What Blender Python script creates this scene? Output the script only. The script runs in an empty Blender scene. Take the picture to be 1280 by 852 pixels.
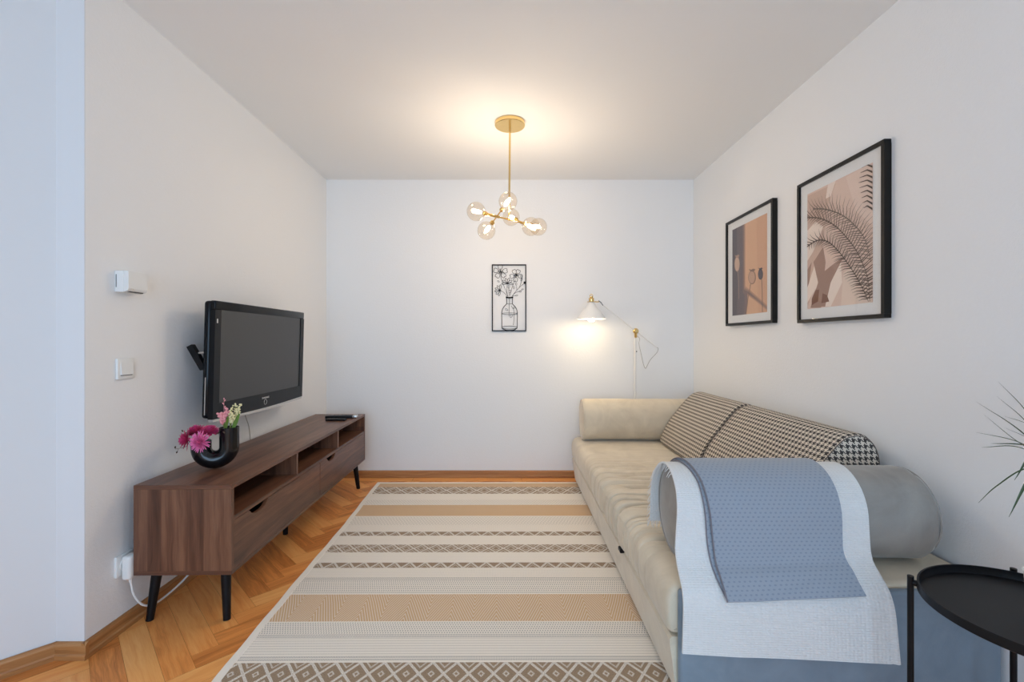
import bpy, bmesh, math, random
from mathutils import Vector, Matrix, noise
PI = math.pi
C = bpy.context.scene.collection
rnd = random.Random(7)

# ------------------------------------------------------------------ helpers
def lin(r, g, b):
    f = lambda c: (c / 255 / 12.92) if c / 255 <= .04045 else ((c / 255 + .055) / 1.055) ** 2.4
    return (f(r), f(g), f(b), 1)

class E:
    """tiny expression wrapper over math nodes"""
    def __init__(s, nt, k): s.nt, s.k = nt, k
    def op(s, o, *a):
        n = s.nt.nodes.new('ShaderNodeMath'); n.operation = o
        for i, v in enumerate((s,) + a):
            if isinstance(v, E): s.nt.links.new(v.k, n.inputs[i])
            else: n.inputs[i].default_value = v
        return E(s.nt, n.outputs[0])
    def __add__(s, o): return s.op('ADD', o)
    def __sub__(s, o): return s.op('SUBTRACT', o)
    def __mul__(s, o): return s.op('MULTIPLY', o)
    def __truediv__(s, o): return s.op('DIVIDE', o)
    def floor(s): return s.op('FLOOR')
    def frac(s): return s.op('FRACT')
    def abs(s): return s.op('ABSOLUTE')
    def mod(s, m): return s.op('FLOORED_MODULO', m)
    def lt(s, o): return s.op('LESS_THAN', o)
    def gt(s, o): return s.op('GREATER_THAN', o)
    def max(s, o): return s.op('MAXIMUM', o)
    def min(s, o): return s.op('MINIMUM', o)
    def tri(s): return (s.frac() * 2 - 1).abs()
    def sin(s): return s.op('SINE')

class Mat:
    def __init__(s, name, color=(.8, .8, .8, 1), rough=.5, metal=0., **kw):
        s.m = bpy.data.materials.new(name); s.m.use_nodes = True
        s.nt = s.m.node_tree
        s.b = s.nt.nodes['Principled BSDF']; s.out = s.nt.nodes['Material Output']
        s.b.inputs['Base Color'].default_value = color
        s.b.inputs['Roughness'].default_value = rough
        s.b.inputs['Metallic'].default_value = metal
        for k, v in kw.items(): s.b.inputs[k.replace('_', ' ')].default_value = v
    def node(s, t): return s.nt.nodes.new(t)
    def link(s, a, b): s.nt.links.new(a.k if isinstance(a, E) else a, b)
    def uv(s):
        t = s.node('ShaderNodeUVMap'); x = s.node('ShaderNodeSeparateXYZ'); s.link(t.outputs[0], x.inputs[0])
        return E(s.nt, x.outputs[0]), E(s.nt, x.outputs[1])
    def vec(s, x, y, z=0.):
        n = s.node('ShaderNodeCombineXYZ')
        for i, v in enumerate((x, y, z)):
            if isinstance(v, E): s.link(v, n.inputs[i])
            else: n.inputs[i].default_value = v
        return n.outputs[0]
    def obj(s): return s.node('ShaderNodeTexCoord').outputs['Object']
    def noise(s, vec, scale, detail=4, rough=.55, dist=0., dim='3D'):
        n = s.node('ShaderNodeTexNoise'); n.noise_dimensions = dim
        n.inputs['Scale'].default_value = scale; n.inputs['Detail'].default_value = detail
        n.inputs['Roughness'].default_value = rough; n.inputs['Distortion'].default_value = dist
        s.link(vec, n.inputs['Vector'])
        return E(s.nt, n.outputs[0])
    def ramp(s, fac, stops):
        n = s.node('ShaderNodeValToRGB'); s.link(fac, n.inputs[0])
        e = n.color_ramp.elements
        e[0].position, e[0].color = stops[0]; e[1].position, e[1].color = stops[-1]
        for p, c in stops[1:-1]:
            k = e.new(p); k.color = c
        return n.outputs[0]
    def mix(s, fac, a, b, blend='MIX'):
        n = s.node('ShaderNodeMix'); n.data_type = 'RGBA'; n.blend_type = blend
        for v, i in ((fac, n.inputs[0]), (a, n.inputs[6]), (b, n.inputs[7])):
            if isinstance(v, (int, float, tuple)): i.default_value = v
            else: s.link(v, i)
        return n.outputs[2]
    def color(s, c): s.link(c, s.b.inputs['Base Color'])
    def bump(s, h, strength=.3, dist=.01):
        n = s.node('ShaderNodeBump'); n.inputs['Strength'].default_value = strength; n.inputs['Distance'].default_value = dist
        s.link(h, n.inputs['Height']); s.link(n.outputs[0], s.b.inputs['Normal'])

class G:
    """collects geometry for ONE mesh object"""
    def __init__(s): s.v, s.f, s.u, s.mi, s.sm = [], [], [], [], []
    def face(s, idx, uv=None, mi=0, sm=False):
        s.f.append(tuple(idx)); s.u.append(uv or [(0, 0)] * len(idx)); s.mi.append(mi); s.sm.append(sm)
    def add(s, vs, fs, uvs=None, mi=0, sm=False):
        o = len(s.v); s.v += [tuple(v) for v in vs]
        for k, f in enumerate(fs): s.face([i + o for i in f], uvs[k] if uvs else None, mi, sm)
    def bm(s, b, grain=0, mi=0, sm=False, M=None, off=(0, 0)):
        b.verts.index_update(); o = len(s.v)
        for v in b.verts: s.v.append(tuple(M @ v.co) if M else tuple(v.co))
        g = grain; a1, a2 = [a for a in (0, 1, 2) if a != g]
        for f in b.faces:
            n = f.normal; m = max((0, 1, 2), key=lambda i: abs(n[i]))
            other = a1 if m == a2 else a2 if m == a1 else a1
            uv = []
            for l in f.loops:
                c = l.vert.co
                uv.append((c[g] + off[0], c[other] + off[1]) if m != g else (c[a1] * .3 + off[0], c[a2] + off[1]))
            s.face([l.vert.index + o for l in f.loops], uv, mi, sm)
    def box(s, x0, x1, y0, y1, z0, z1, r=0., seg=2, grain=0, mi=0, sm=None, M=None, off=(0, 0)):
        b = bmesh.new(); bmesh.ops.create_cube(b, size=1)
        for v in b.verts:
            v.co = ((x0 + x1) / 2 + v.co.x * (x1 - x0), (y0 + y1) / 2 + v.co.y * (y1 - y0), (z0 + z1) / 2 + v.co.z * (z1 - z0))
        if r: bmesh.ops.bevel(b, geom=b.edges[:], offset=r, segments=seg, profile=.5, affect='EDGES')
        b.normal_update(); s.bm(b, grain, mi, bool(r) if sm is None else sm, M, off); b.free()
        return s
    def prism(s, pts, axis, a, b, mi=0, grain=0):
        """extrude a 2-D outline (in the two other axes, cyclic order) along axis from a to b"""
        n = len(pts); o = [i for i in (0, 1, 2) if i != axis]
        def mk(p, t):
            v = [0, 0, 0]; v[axis] = t; v[o[0]], v[o[1]] = p; return Vector(v)
        bb = bmesh.new()
        A = [bb.verts.new(mk(p, a)) for p in pts]; B = [bb.verts.new(mk(p, b)) for p in pts]
        bb.faces.new(A); bb.faces.new(B[::-1])
        for i in range(n): bb.faces.new((A[i], B[i], B[(i + 1) % n], A[(i + 1) % n]))
        bmesh.ops.recalc_face_normals(bb, faces=bb.faces[:]); bb.normal_update()
        s.bm(bb, grain, mi); bb.free(); return s
    def tube(s, pts, r, n=10, cap=True, mi=0, sq=None):
        """r: number or per-point list"""
        pts = [Vector(p) for p in pts]; R = r if isinstance(r, (list, tuple)) else [r] * len(pts)
        t0 = (pts[1] - pts[0]).normalized()
        up = Vector((0, 0, 1)) if abs(t0.z) < .9 else Vector((1, 0, 0))
        nx = t0.cross(up).normalized(); o = len(s.v); L = 0
        for i, p in enumerate(pts):
            t = (pts[min(i + 1, len(pts) - 1)] - pts[max(i - 1, 0)]).normalized()
            nx = (nx - t * nx.dot(t)).normalized(); ny = t.cross(nx)
            for k in range(n):
                a = 2 * PI * k / n
                s.v.append(tuple(p + (nx * math.cos(a) + ny * math.sin(a)) * R[i]))
        for i in range(len(pts) - 1):
            for k in range(n):
                k2 = (k + 1) % n
                s.face((o + i * n + k, o + i * n + k2, o + (i + 1) * n + k2, o + (i + 1) * n + k), None, mi, True)
        if cap:
            s.face([o + k for k in range(n)][::-1], None, mi, False)
            s.face([o + (len(pts) - 1) * n + k for k in range(n)], None, mi, False)
        return s
    def lathe(s, prof, c=(0, 0, 0), n=32, axis=(0, 0, 1), mi=0, sm=True):
        """prof: (radius, height) list, spun round axis through c"""
        q = Vector((0, 0, 1)).rotation_difference(Vector(axis).normalized()); o = len(s.v); c = Vector(c)
        for (r, h) in prof:
            for k in range(n):
                a = 2 * PI * k / n
                s.v.append(tuple(c + q @ Vector((r * math.cos(a), r * math.sin(a), h))))
        for i in range(len(prof) - 1):
            for k in range(n):
                k2 = (k + 1) % n
                s.face((o + i * n + k, o + i * n + k2, o + (i + 1) * n + k2, o + (i + 1) * n + k), None, mi, sm)
        if prof[0][0] > 1e-6: s.face([o + k for k in range(n)][::-1], None, mi, False)
        if prof[-1][0] > 1e-6: s.face([o + (len(prof) - 1) * n + k for k in range(n)], None, mi, False)
        return s
    def ball(s, c, r, n=16, m=10, sc=(1, 1, 1), axis=(0, 0, 1), mi=0):
        prof = [(max(1e-7, r * math.sin(PI * i / m)) * sc[0], -r * math.cos(PI * i / m) * sc[2]) for i in range(m + 1)]
        return s.lathe(prof, c, n, axis, mi)
    def surf(s, fn, nu, nv, uvf=None, mi=0, closed_u=False, sm=True, flip=False):
        """fn(i,j)->point on an nu x nv lattice"""
        o = len(s.v)
        for i in range(nu):
            for j in range(nv): s.v.append(tuple(fn(i, j)))
        for i in range(nu if closed_u else nu - 1):
            for j in range(nv - 1):
                q = [(i, j), (i + 1, j), (i + 1, j + 1), (i, j + 1)]
                if flip: q = q[::-1]
                s.face([o + (a % nu) * nv + b for a, b in q], [uvf(a, b) for a, b in q] if uvf else None, mi, sm)
        return s
    def build(s, name, mats, parent=None, local=False, angle=35, weld=True):
        me = bpy.data.meshes.new(name)
        me.from_pydata(s.v, [], s.f)
        for m in (mats if isinstance(mats, (list, tuple)) else [mats]): me.materials.append(m.m if isinstance(m, Mat) else m)
        ul = me.uv_layers.new(name='UVMap')
        k = 0; flat = []
        for u in s.u:
            for c in u: flat += [c[0], c[1]]
        ul.data.foreach_set('uv', flat)
        me.polygons.foreach_set('material_index', s.mi)
        me.polygons.foreach_set('use_smooth', [True if x else False for x in s.sm])
        if any(s.sm): me.set_sharp_from_angle(angle=math.radians(angle))
        me.validate(); me.update()
        o = bpy.data.objects.new(name, me); C.objects.link(o)
        if parent is not None:
            if not local: me.transform(W(parent).inverted())
            o.parent = parent
        return o

def W(o):
    m = o.matrix_basis.copy()
    while o.parent: o = o.parent; m = o.matrix_basis @ m
    return m

def tag(o, label, cat, group=None):
    o['label'] = label; o['category'] = cat
    if group: o['group'] = group
    return o
def thing(name, loc, label, cat, group=None, rot=0.):
    o = bpy.data.objects.new(name, None); C.objects.link(o); o.empty_display_size = .1
    o.location = loc; o.rotation_euler = (0, 0, rot); bpy.context.view_layer.update()
    return tag(o, label, cat, group)
def struct(o): o['kind'] = 'structure'; return o

def spline(pts, n):
    """Catmull-Rom through pts, n samples per span"""
    P = [Vector(p) for p in pts]; out = []
    P = [P[0] * 2 - P[1]] + P + [P[-1] * 2 - P[-2]]
    for i in range(1, len(P) - 2):
        a, b, c, d = P[i - 1:i + 3]
        for k in range(n):
            t = k / n
            out.append(.5 * ((2 * b) + (c - a) * t + (2 * a - 5 * b + 4 * c - d) * t * t + (3 * b - a - 3 * c + d) * t ** 3))
    out.append(P[-2]); return out

# ------------------------------------------------------------------ room measures (metres)
XL, XR, YB, H, HC = -1.539, 1.546, 3.824, 2.50, 1.146
F, CX, CY = 569., 637., 426.

# ------------------------------------------------------------------ materials
def wallmat(name, col, rough=.85, bscale=170, bstr=.22):
    m = Mat(name, col, rough); o = m.obj()
    h = m.noise(o, bscale, 3, .6) * .6 + m.noise(o, bscale * .4, 2, .5) * .6
    m.bump(h, bstr, .006); return m
M_wall = wallmat('white_wall_paint', (.86, .86, .855, 1))
M_ceil = wallmat('white_ceiling_paint', (.85, .85, .845, 1), .9, 120, .08)
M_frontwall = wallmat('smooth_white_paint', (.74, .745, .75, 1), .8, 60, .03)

def wood(name, dark, mid, light, rough, su=1.6, sv=34, bands=0., coat=0.):
    m = Mat(name, mid, rough)
    u, v = m.uv()
    warp = m.noise(m.vec(u * 1.3, v * 4), 1.5, 3) * .10
    g = m.noise(m.vec(u * su, (v + warp) * sv), 1., 6, .62)
    fine = m.noise(m.vec(u * su * 4, v * sv * 9), 1., 3, .6)
    f = g * .8 + fine * .25
    if bands:
        bn = m.noise(m.vec((v / bands).floor() * 7.31, (u * .45).floor() * 3.7), 1., 0)
        f = f + (bn - .5) * .75
    m.color(m.ramp(f, [(.30, dark), (.52, mid), (.78, light)]))
    m.bump(fine, .08, .002)
    if coat: m.b.inputs['Coat Weight'].default_value = coat; m.b.inputs['Coat Roughness'].default_value = .3
    return m
M_walnut = wood('walnut_veneer', lin(58, 35, 26), lin(98, 64, 48), lin(136, 96, 72), .36, 1.6, 26, .055)
M_oakbase = wood('oak_baseboard', lin(132, 84, 44), lin(172, 118, 68), lin(196, 146, 94), .45, 1.2, 60)
M_gap = Mat('floor_gap_brown', lin(110, 70, 38), .8)
M_dark = Mat('dark_inside', (.012, .009, .007, 1), .8)

def floormat():
    m = Mat('oak_parquet', lin(190, 130, 75), .42)
    u, v = m.uv()
    at = m.node('ShaderNodeAttribute'); at.attribute_name = 'tone'
    tone = E(m.nt, at.outputs['Fac'])
    warp = m.noise(m.vec(u * 2.2, v * 6, tone * 37), 1.5, 3) * .09
    g = m.noise(m.vec(u * 2.2, (v + warp) * 42, tone * 91), 1., 6, .62)
    fine = m.noise(m.vec(u * 9, v * 320, tone * 13), 1., 3, .6)
    f = g * .62 + fine * .26 + tone * .30 - .10
    m.color(m.ramp(f, [(.22, lin(176, 102, 46)), (.48, lin(234, 152, 80)), (.72, lin(248, 184, 110))]))
    m.bump(fine, .06, .002); return m
M_floor = floormat()

def velvet(name, a, b, sheen=.35):
    m = Mat(name, a, .75); o = m.obj()
    n = m.noise(o, 5.5, 4, .6, .9); n2 = m.noise(o, 420, 2)
    m.color(m.ramp(n + (n2 - .5) * .12, [(.22, b), (.70, a)]))
    m.b.inputs['Sheen Weight'].default_value = sheen; m.b.inputs['Sheen Roughness'].default_value = .35
    m.bump(n2 * .4 + m.noise(o, 38, 3) * .5, .12, .006); return m
M_velvet = velvet('grey_beige_velvet', lin(226, 213, 189), lin(202, 188, 165))
M_velvet2 = velvet('grey_velvet', lin(158, 154, 147), lin(132, 128, 122))
M_velvet_daylit = velvet('daylight_tinted_velvet', lin(132, 146, 158), lin(112, 126, 138))  # sofa velvet again, with cool daylight painted into its colour for the end panel

def houndstooth():
    m = Mat('houndstooth_weave', (.5, .5, .5, 1), .85)
    u, v = m.uv(); k = 8 / .0245
    i = (u * k + 4000).floor(); j = (v * k + 4000).floor()
    A = i.mod(8).lt(4); B = j.mod(8).lt(4); T = (i + j).mod(4).lt(2)
    r = A * T + B * (T * -1 + 1)
    m.color(m.mix(r, lin(222, 211, 194), lin(60, 54, 52)))
    n = m.noise(m.vec(u, v), 900, 2); m.bump(n, .2, .003)
    return m
M_hound = houndstooth()

def whiteknit():
    m = Mat('white_knit', lin(226, 226, 224), .9)
    u, v = m.uv()
    h = (u * 520).sin() * .4 + (v * 900).sin() * .6 + m.noise(m.vec(u * 110, v * 300), 1., 3) * 2.2
    m.bump(h, .45, .003)
    m.b.inputs['Sheen Weight'].default_value = .2; return m
M_knit = whiteknit()

def bluefab():
    m = Mat('blue_grey_dotted_cloth', lin(140, 150, 172), .9)
    u, v = m.uv()
    row = (v / .0125).floor()
    du = ((u / .0165 + row.mod(2) * .5).frac() - .5) * .011
    dv = ((v / .0125).frac() - .5) * .0125
    d = (du * du + dv * dv).op('SQRT')
    dot = d.lt(.0026)
    n = m.noise(m.vec(u, v), 700, 2)
    m.color(m.mix(dot * .42, m.mix(n * .3, lin(152, 161, 172), lin(130, 139, 151)), lin(98, 110, 130)))
    m.bump(n * .6 - dot * .5, .3, .002); m.b.inputs['Sheen Weight'].default_value = .25; return m
M_blue = bluefab()
M_piping = Mat('dark_grey_piping', lin(122, 118, 124), .85)

M_black = Mat('satin_black', (.006, .006, .007, 1), .38, Specular_IOR_Level=.22)
M_blackmetal = Mat('black_powder_coat', (.006, .006, .007, 1), .42, Specular_IOR_Level=.22)
M_gloss = Mat('glossy_black_plastic', (.005, .006, .008, 1), .14, Specular_IOR_Level=.2)
M_screen = Mat('dark_lcd_glass', (.038, .039, .040, 1), .30)
M_silver = Mat('silver_plastic', (.62, .60, .57, 1), .3, .8)
M_white = Mat('white_plastic', (.80, .80, .78, 1), .35)
M_slot = Mat('shadow_gap_grey', (.10, .10, .10, 1), .6)
M_brass = Mat('brass', (.82, .60, .26, 1), .24, 1.)
M_brass2 = Mat('polished_brass', (.80, .55, .20, 1), .2, 1.)
M_enamel = Mat('white_enamel', (.84, .83, .80, 1), .3)
M_cord = Mat('light_grey_cord', (.42, .40, .36, 1), .6)
M_framebk = Mat('black_frame', (.008, .0075, .007, 1), .33, Specular_IOR_Level=.25)
M_mat = Mat('white_mount_card', (.80, .80, .79, 1), .8)
M_ceramic = Mat('black_glazed_ceramic', (.005, .005, .006, 1), .13, Specular_IOR_Level=.4)

def thinglass(name, tint, base=.05, edge=.5):
    m = bpy.data.materials.new(name); m.use_nodes = True; nt = m.node_tree; nt.nodes.clear()
    o = nt.nodes.new('ShaderNodeOutputMaterial'); mx = nt.nodes.new('ShaderNodeMixShader')
    t = nt.nodes.new('ShaderNodeBsdfTransparent'); g = nt.nodes.new('ShaderNodeBsdfGlossy'); fr = nt.nodes.new('ShaderNodeMath'); lw_ = nt.nodes.new('ShaderNodeLayerWeight')
    pw = nt.nodes.new('ShaderNodeMath'); pw.operation = 'POWER'; pw.inputs[1].default_value = 4.; fr.operation = 'MULTIPLY_ADD'; fr.inputs[1].default_value = edge; fr.inputs[2].default_value = base
    nt.links.new(lw_.outputs['Facing'], pw.inputs[0]); nt.links.new(pw.outputs[0], fr.inputs[0])
    t.inputs[0].default_value = tint; g.inputs['Roughness'].default_value = .02; 
    nt.links.new(fr.outputs[0], mx.inputs[0]); nt.links.new(t.outputs[0], mx.inputs[1]); nt.links.new(g.outputs[0], mx.inputs[2]); nt.links.new(mx.outputs[0], o.inputs[0])
    return m
M_globe = thinglass('clear_amber_glass', (.965, .915, .85, 1), .05, .6)
M_pane = thinglass('clear_pane', (.985, .985, .985, 1), .012, .25)

def emit(name, col, k):
    m = bpy.data.materials.new(name); m.use_nodes = True; nt = m.node_tree; nt.nodes.clear()
    o = nt.nodes.new('ShaderNodeOutputMaterial'); e = nt.nodes.new('ShaderNodeEmission')
    e.inputs[0].default_value = col; e.inputs[1].default_value = k; nt.links.new(e.outputs[0], o.inputs[0]); return m
CHAND_K, LAMP_K, WIN_W = 295., 60., 75.
M_bulb = emit('warm_bulb_glow', (1, .84, .66, 1), CHAND_K)
M_bulb2 = emit('warm_lamp_bulb_glow', (1, .78, .48, 1), LAMP_K)

# ------------------------------------------------------------------ THE ROOM
def clip(poly, inside, cut):
    out = []
    for i, p in enumerate(poly):
        q = poly[i - 1]
        a, b = inside(p), inside(q)
        if a != b: out.append(cut(q, p))
        if a: out.append(p)
    return out
def cliprect(poly, x0, x1, y0, y1):
    for ax, lim, sg in ((0, x0, 1), (0, x1, -1), (1, y0, 1), (1, y1, -1)):
        if not poly: return poly
        def cut(p, q):
            t = (lim - p[ax]) / (q[ax] - p[ax]); return tuple(p[k] + (q[k] - p[k]) * t for k in range(len(p)))
        poly = clip(poly, lambda p: (p[ax] - lim) * sg >= 0, cut)
    return poly

def build_floor():
    w, n = .088, 6; a = PI / 4; ca, sa = math.cos(a), math.sin(a)
    x0, x1, y0, y1 = -2.6, XR + .02, -2.25, YB - .105
    g = G(); g.box(x0, x1, y0, YB + .02, -.06, -.0012, mi=1)
    tones = [.1] * len(g.f)
    def plank(px, py, lx, ly):
        e = .0003
        c = [(px * w + e, py * w + e), ((px + lx) * w - e, py * w + e), ((px + lx) * w - e, (py + ly) * w - e), (px * w + e, (py + ly) * w - e)]
        ou, ov = rnd.random() * 50, rnd.random() * 50
        poly = []
        for (x, y) in c:
            u, v = (x, y) if lx > ly else (y, x)
            poly.append((x * ca - y * sa - .35, x * sa + y * ca + .1, u + ou, v + ov))
        poly = cliprect(poly, x0, x1, y0, y1)
        if len(poly) >= 3:
            o = len(g.v); g.v += [(p[0], p[1], 0) for p in poly]
            g.face(range(o, o + len(poly)), [(p[2], p[3]) for p in poly]); tones.append(rnd.random())
    R = 75
    for y in range(-R, R):
        for k in range(-R // n, R // n + 1):
            plank(y + 2 * n * k, y, n, 1); plank(y, y + 1 + 2 * n * k, 1, n)
    x = x0
    while x < x1:                                     # straight border along the far wall
        L = .9
        o = len(g.v); xe = min(x + L, x1); g.v += [(x, y1 + .0015, 0), (xe - .0015, y1 + .0015, 0), (xe - .0015, YB + .02, 0), (x, YB + .02, 0)]
        ou = rnd.random() * 30
        g.face(range(o, o + 4), [(x + ou, 0), (xe + ou, 0), (xe + ou, .12), (x + ou, .12)]); tones.append(.55 + .3 * rnd.random()); x += L
    ob = g.build('floor', [M_floor, M_gap], weld=False)
    at = ob.data.attributes.new('tone', 'FLOAT', 'FACE')
    if len(tones) == len(ob.data.polygons): at.data.foreach_set('value', tones)
    struct(ob)
build_floor()

struct(G().box(-2.75, XR + .1, -2.35, YB + .1, H, H + .1).build('ceiling', M_ceil))
struct(G().box(-2.75, XR + .1, YB, YB + .1, -.06, H).build('wall_back', M_wall))
struct(G().box(XR, XR + .1, -2.35, YB, -.06, H).build('wall_right', M_wall))
struct(G().prism([(XL, 1.652), (XL, YB), (-1.645, YB), (-1.645, 1.652)], 2, -.06, H).build('wall_left', M_wall))
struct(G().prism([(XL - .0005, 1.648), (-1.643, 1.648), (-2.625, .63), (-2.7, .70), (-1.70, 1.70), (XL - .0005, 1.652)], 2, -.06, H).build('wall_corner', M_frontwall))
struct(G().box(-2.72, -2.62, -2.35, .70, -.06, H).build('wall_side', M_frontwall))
# the wall behind the camera with its wide window
wx0, wx1, wz0, wz1, WY = -1.75, 1.05, .12, 2.25, -2.25
g = G()
g.box(-2.72, wx0, WY - .12, WY, -.06, H).box(wx1, XR, WY - .12, WY, -.06, H).box(wx0, wx1, WY - .12, WY, -.06, wz0).box(wx0, wx1, WY - .12, WY, wz1, H)
struct(g.build('wall_rear', M_wall))
g = G()
for a, b in ((wx0, wx0 + .06), ((wx0 + wx1) / 2 - .04, (wx0 + wx1) / 2 + .04), (wx1 - .06, wx1)): g.box(a, b, WY - .09, WY - .03, wz0, wz1)
for a, b in ((wz0, wz0 + .06), (wz1 - .06, wz1)): g.box(wx0 + .06, wx1 - .06, WY - .09, WY - .03, a, b)
win = struct(g.build('window_1', M_white))
gp = G().box(wx0 + .06, wx1 - .06, WY - .064, WY - .058, wz0 + .06, wz1 - .06).build('glazing', M_pane, win, local=True)

def baseboard(name, a, b, nrm):
    """a,b: floor points on the wall face, nrm: into the room"""
    a, b, n = Vector(a), Vector(b), Vector(nrm).normalized()
    prof = [(0, 0), (.017, 0), (.017, .016), (.0135, .022), (.0135, .050), (.010, .057), (.004, .060), (0, .060)]
    d = (b - a); L = d.length; g = G(); o = len(g.v)
    for P in (a, b):
        for (t, z) in prof: g.v.append((P.x + n.x * t, P.y + n.y * t, z))
    k = len(prof); off = rnd.random() * 9
    for i in range(k):
        j = (i + 1) % k
        g.face((o + i, o + j, o + k + j, o + k + i), [(off, prof[i][1]), (off, prof[j][1]), (L + off, prof[j][1]), (L + off, prof[i][1])])
    g.face(range(o, o + k)); g.face(list(range(o + k, o + 2 * k))[::-1])
    bm = bmesh.new()
    ob = g.build(name, M_oakbase)
    bm.from_mesh(ob.data); bmesh.ops.recalc_face_normals(bm, faces=bm.faces[:]); bm.to_mesh(ob.data); bm.free()
    return struct(ob)
baseboard('baseboard_left', (XL, 1.635, 0), (XL, YB, 0), (1, 0, 0))
baseboard('baseboard_back', (XL + .017, YB, 0), (XR, YB, 0), (0, -1, 0))
baseboard('baseboard_return', (-1.640, 1.648, 0), (XL + .0165, 1.648, 0), (0, -1, 0))
baseboard('baseboard_diagonal', (-2.62, .634, 0), (-1.637, 1.650, 0), (.707, -.707, 0))

# ------------------------------------------------------------------ TV STAND
DT = .0163
stand = thing('tv_stand', (-1.103, 1.806, 0), 'long dark walnut tv stand with open niches and two drawers on black legs', 'tv stand', rot=DT)
D_, L_, ZB, ZT = -.385, 1.76, .218, .575
t = .017
G().box(D_, 0, 0, L_, ZT - t, ZT, .0012, 1, grain=1, sm=False).build('top_panel', M_walnut, stand, True)
G().box(D_, 0, 0, L_, ZB, ZB + t, .0012, 1, grain=1, sm=False).build('bottom_panel', M_walnut, stand, True)
for ya, yb in ((0, t), (L_ - t, L_)):
    G().box(D_ + .001, -.0005, ya, yb, ZB + t, ZT - t, 0, grain=2, off=(ya, ya * 3)).build('side_panel', M_walnut, stand, True)
G().box(D_ + .004, D_ + .014, t, L_ - t, ZB + t, ZT - t, 0, grain=1).build('back_panel', M_walnut, stand, True)
zs1 = ZT - t - .112; zs0 = zs1 - .017
G().box(D_ + .014, -.001, t, L_ - t, zs0, zs1, 0, grain=1).build('shelf', M_walnut, stand, True)
for yc in (.582, 1.176):
    G().box(D_ + .014, -.001, yc - .008, yc + .008, zs1, ZT - t, 0, grain=2).build('divider', M_walnut, stand, True)
def drawer(y0, y1, ca, cb, off):
    z0, z1 = ZB + t + .002, zs0 - .003
    dep = .030; pts = [(y0, z0), (y1, z0), (y1, z1)]
    k = 10; w = cb - ca
    pts.append((cb, z1))
    for i in range(1, k):
        s_ = i / k; y = cb - w * s_
        e = 1 - abs(2 * s_ - 1) ** 3.2
        pts.append((y, z1 - dep * e))
    pts += [(ca, z1), (y0, z1)]
    b = G().prism(pts, 0, -.018, -.0015, grain=1).build('drawer', M_walnut, stand, True)
    G().box(D_ + .03, -.034, y0 + .02, y1 - .02, z0 + .01, z0 + .10).build('drawer_box', M_dark, b, True)
    return b
drawer(t + .002, .879, .130, .285, 0); drawer(.883, L_ - t - .002, .985, 1.125, 3)
def leg(xt, yt, xb, yb):
    n = 6; pts = []; rr = []
    for i in range(n + 1):
        s_ = i / n; pts.append((xt + (xb - xt) * s_, yt + (yb - yt) * s_, ZB + .001 - (ZB + .001) * s_)); rr.append(.0205 - .0065 * s_)
    g = G().tube(pts, rr, 20)
    for i in range(len(g.v)): g.v[i] = (g.v[i][0], g.v[i][1], max(0.0004, g.v[i][2]))
    g.build('leg', M_black, stand, True)
leg(-.078, .092, -.060, .070); leg(-.356, .092, -.374, .070)
leg(-.062, 1.698, -.044, 1.732); leg(-.345, 1.698, -.362, 1.732); leg(-.213, .90, -.213, .90)

# ------------------------------------------------------------------ TV
tv = thing('television', (XL, 2.575, .77), 'black flat television mounted on a tilting bracket on the left wall', 'tv')
TM = Matrix.Translation((-1.3675, 0, 1.335)) @ Matrix.Rotation(math.radians(1.5), 4, 'Y')  # local: x=0 front face, z from the top edge down
y0, y1, hh = 2.118, 3.032, .566
def tvb(*a, **k): return G().box(*a, M=TM, **k)
tvb(-.058, -.020, y0, y1, -hh + .012, -.001, r=.016, seg=4).build('back_housing', M_gloss, tv)
g = G().box(-.085, -.057, y0 + .12, y1 - .12, -hh + .09, -.09, r=.012, seg=3, M=TM); g.build('rear_bulge', M_black, tv)
# front bezel: ring of four faces with a bowed lower lip, rounded outer edges
g = G(); n = 24
sy0, sy1, sz0, sz1 = y0 + .045, y1 - .045, -hh + .082, -.042
def lowz(y): s_ = (y - y0) / (y1 - y0); return -hh + .010 - .009 * math.sin(PI * s_)
g.box(-.024, 0, y0, y1, sz1, 0, .005, 3, M=TM)
g.box(-.024, 0, y0, sy0, sz0, sz1, 0, M=TM); g.box(-.024, 0, sy1, y1, sz0, sz1, 0, M=TM)
pts = [(y0, sz0), (y1, sz0)] + [(y1 + (y0 - y1) * i / n, lowz(y1 + (y0 - y1) * i / n)) for i in range(n + 1)]
gg = G().prism(pts, 0, -.024, 0); g.add([tuple(TM @ Vector(v)) for v in gg.v], gg.f)
g.build('bezel', M_gloss, tv)
tvb(-.02, -.004, sy0 - .001, sy1 + .001, sz0 - .001, sz1 + .001).build('screen', M_screen, tv)
gg = G()
pts = [(y0 + .004 + (y1 - y0 - .008) * i / n, lowz(y0 + (y1 - y0) * i / n) - .0005) for i in range(n + 1)]
pts += [(p[0], p[1] - .013) for p in pts[::-1]]
gg.prism(pts, 0, -.022, -.002); g = G(); g.add([tuple(TM @ Vector(v)) for v in gg.v], gg.f)
o_ = g.build('lower_trim', M_silver, tv); o_['label'] = 'silver strip along the lower edge'
o_ = tvb(-.040, -.036, y0 - .0015, y0 + .003, -hh + .03, -.36).build('side_trim', M_silver, tv); o_['label'] = 'thin silver line on the side'
tvb(-.004, .0015, y0 + .012, y0 + .020, -.105, -.085).build('sticker', M_silver, tv)
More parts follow.
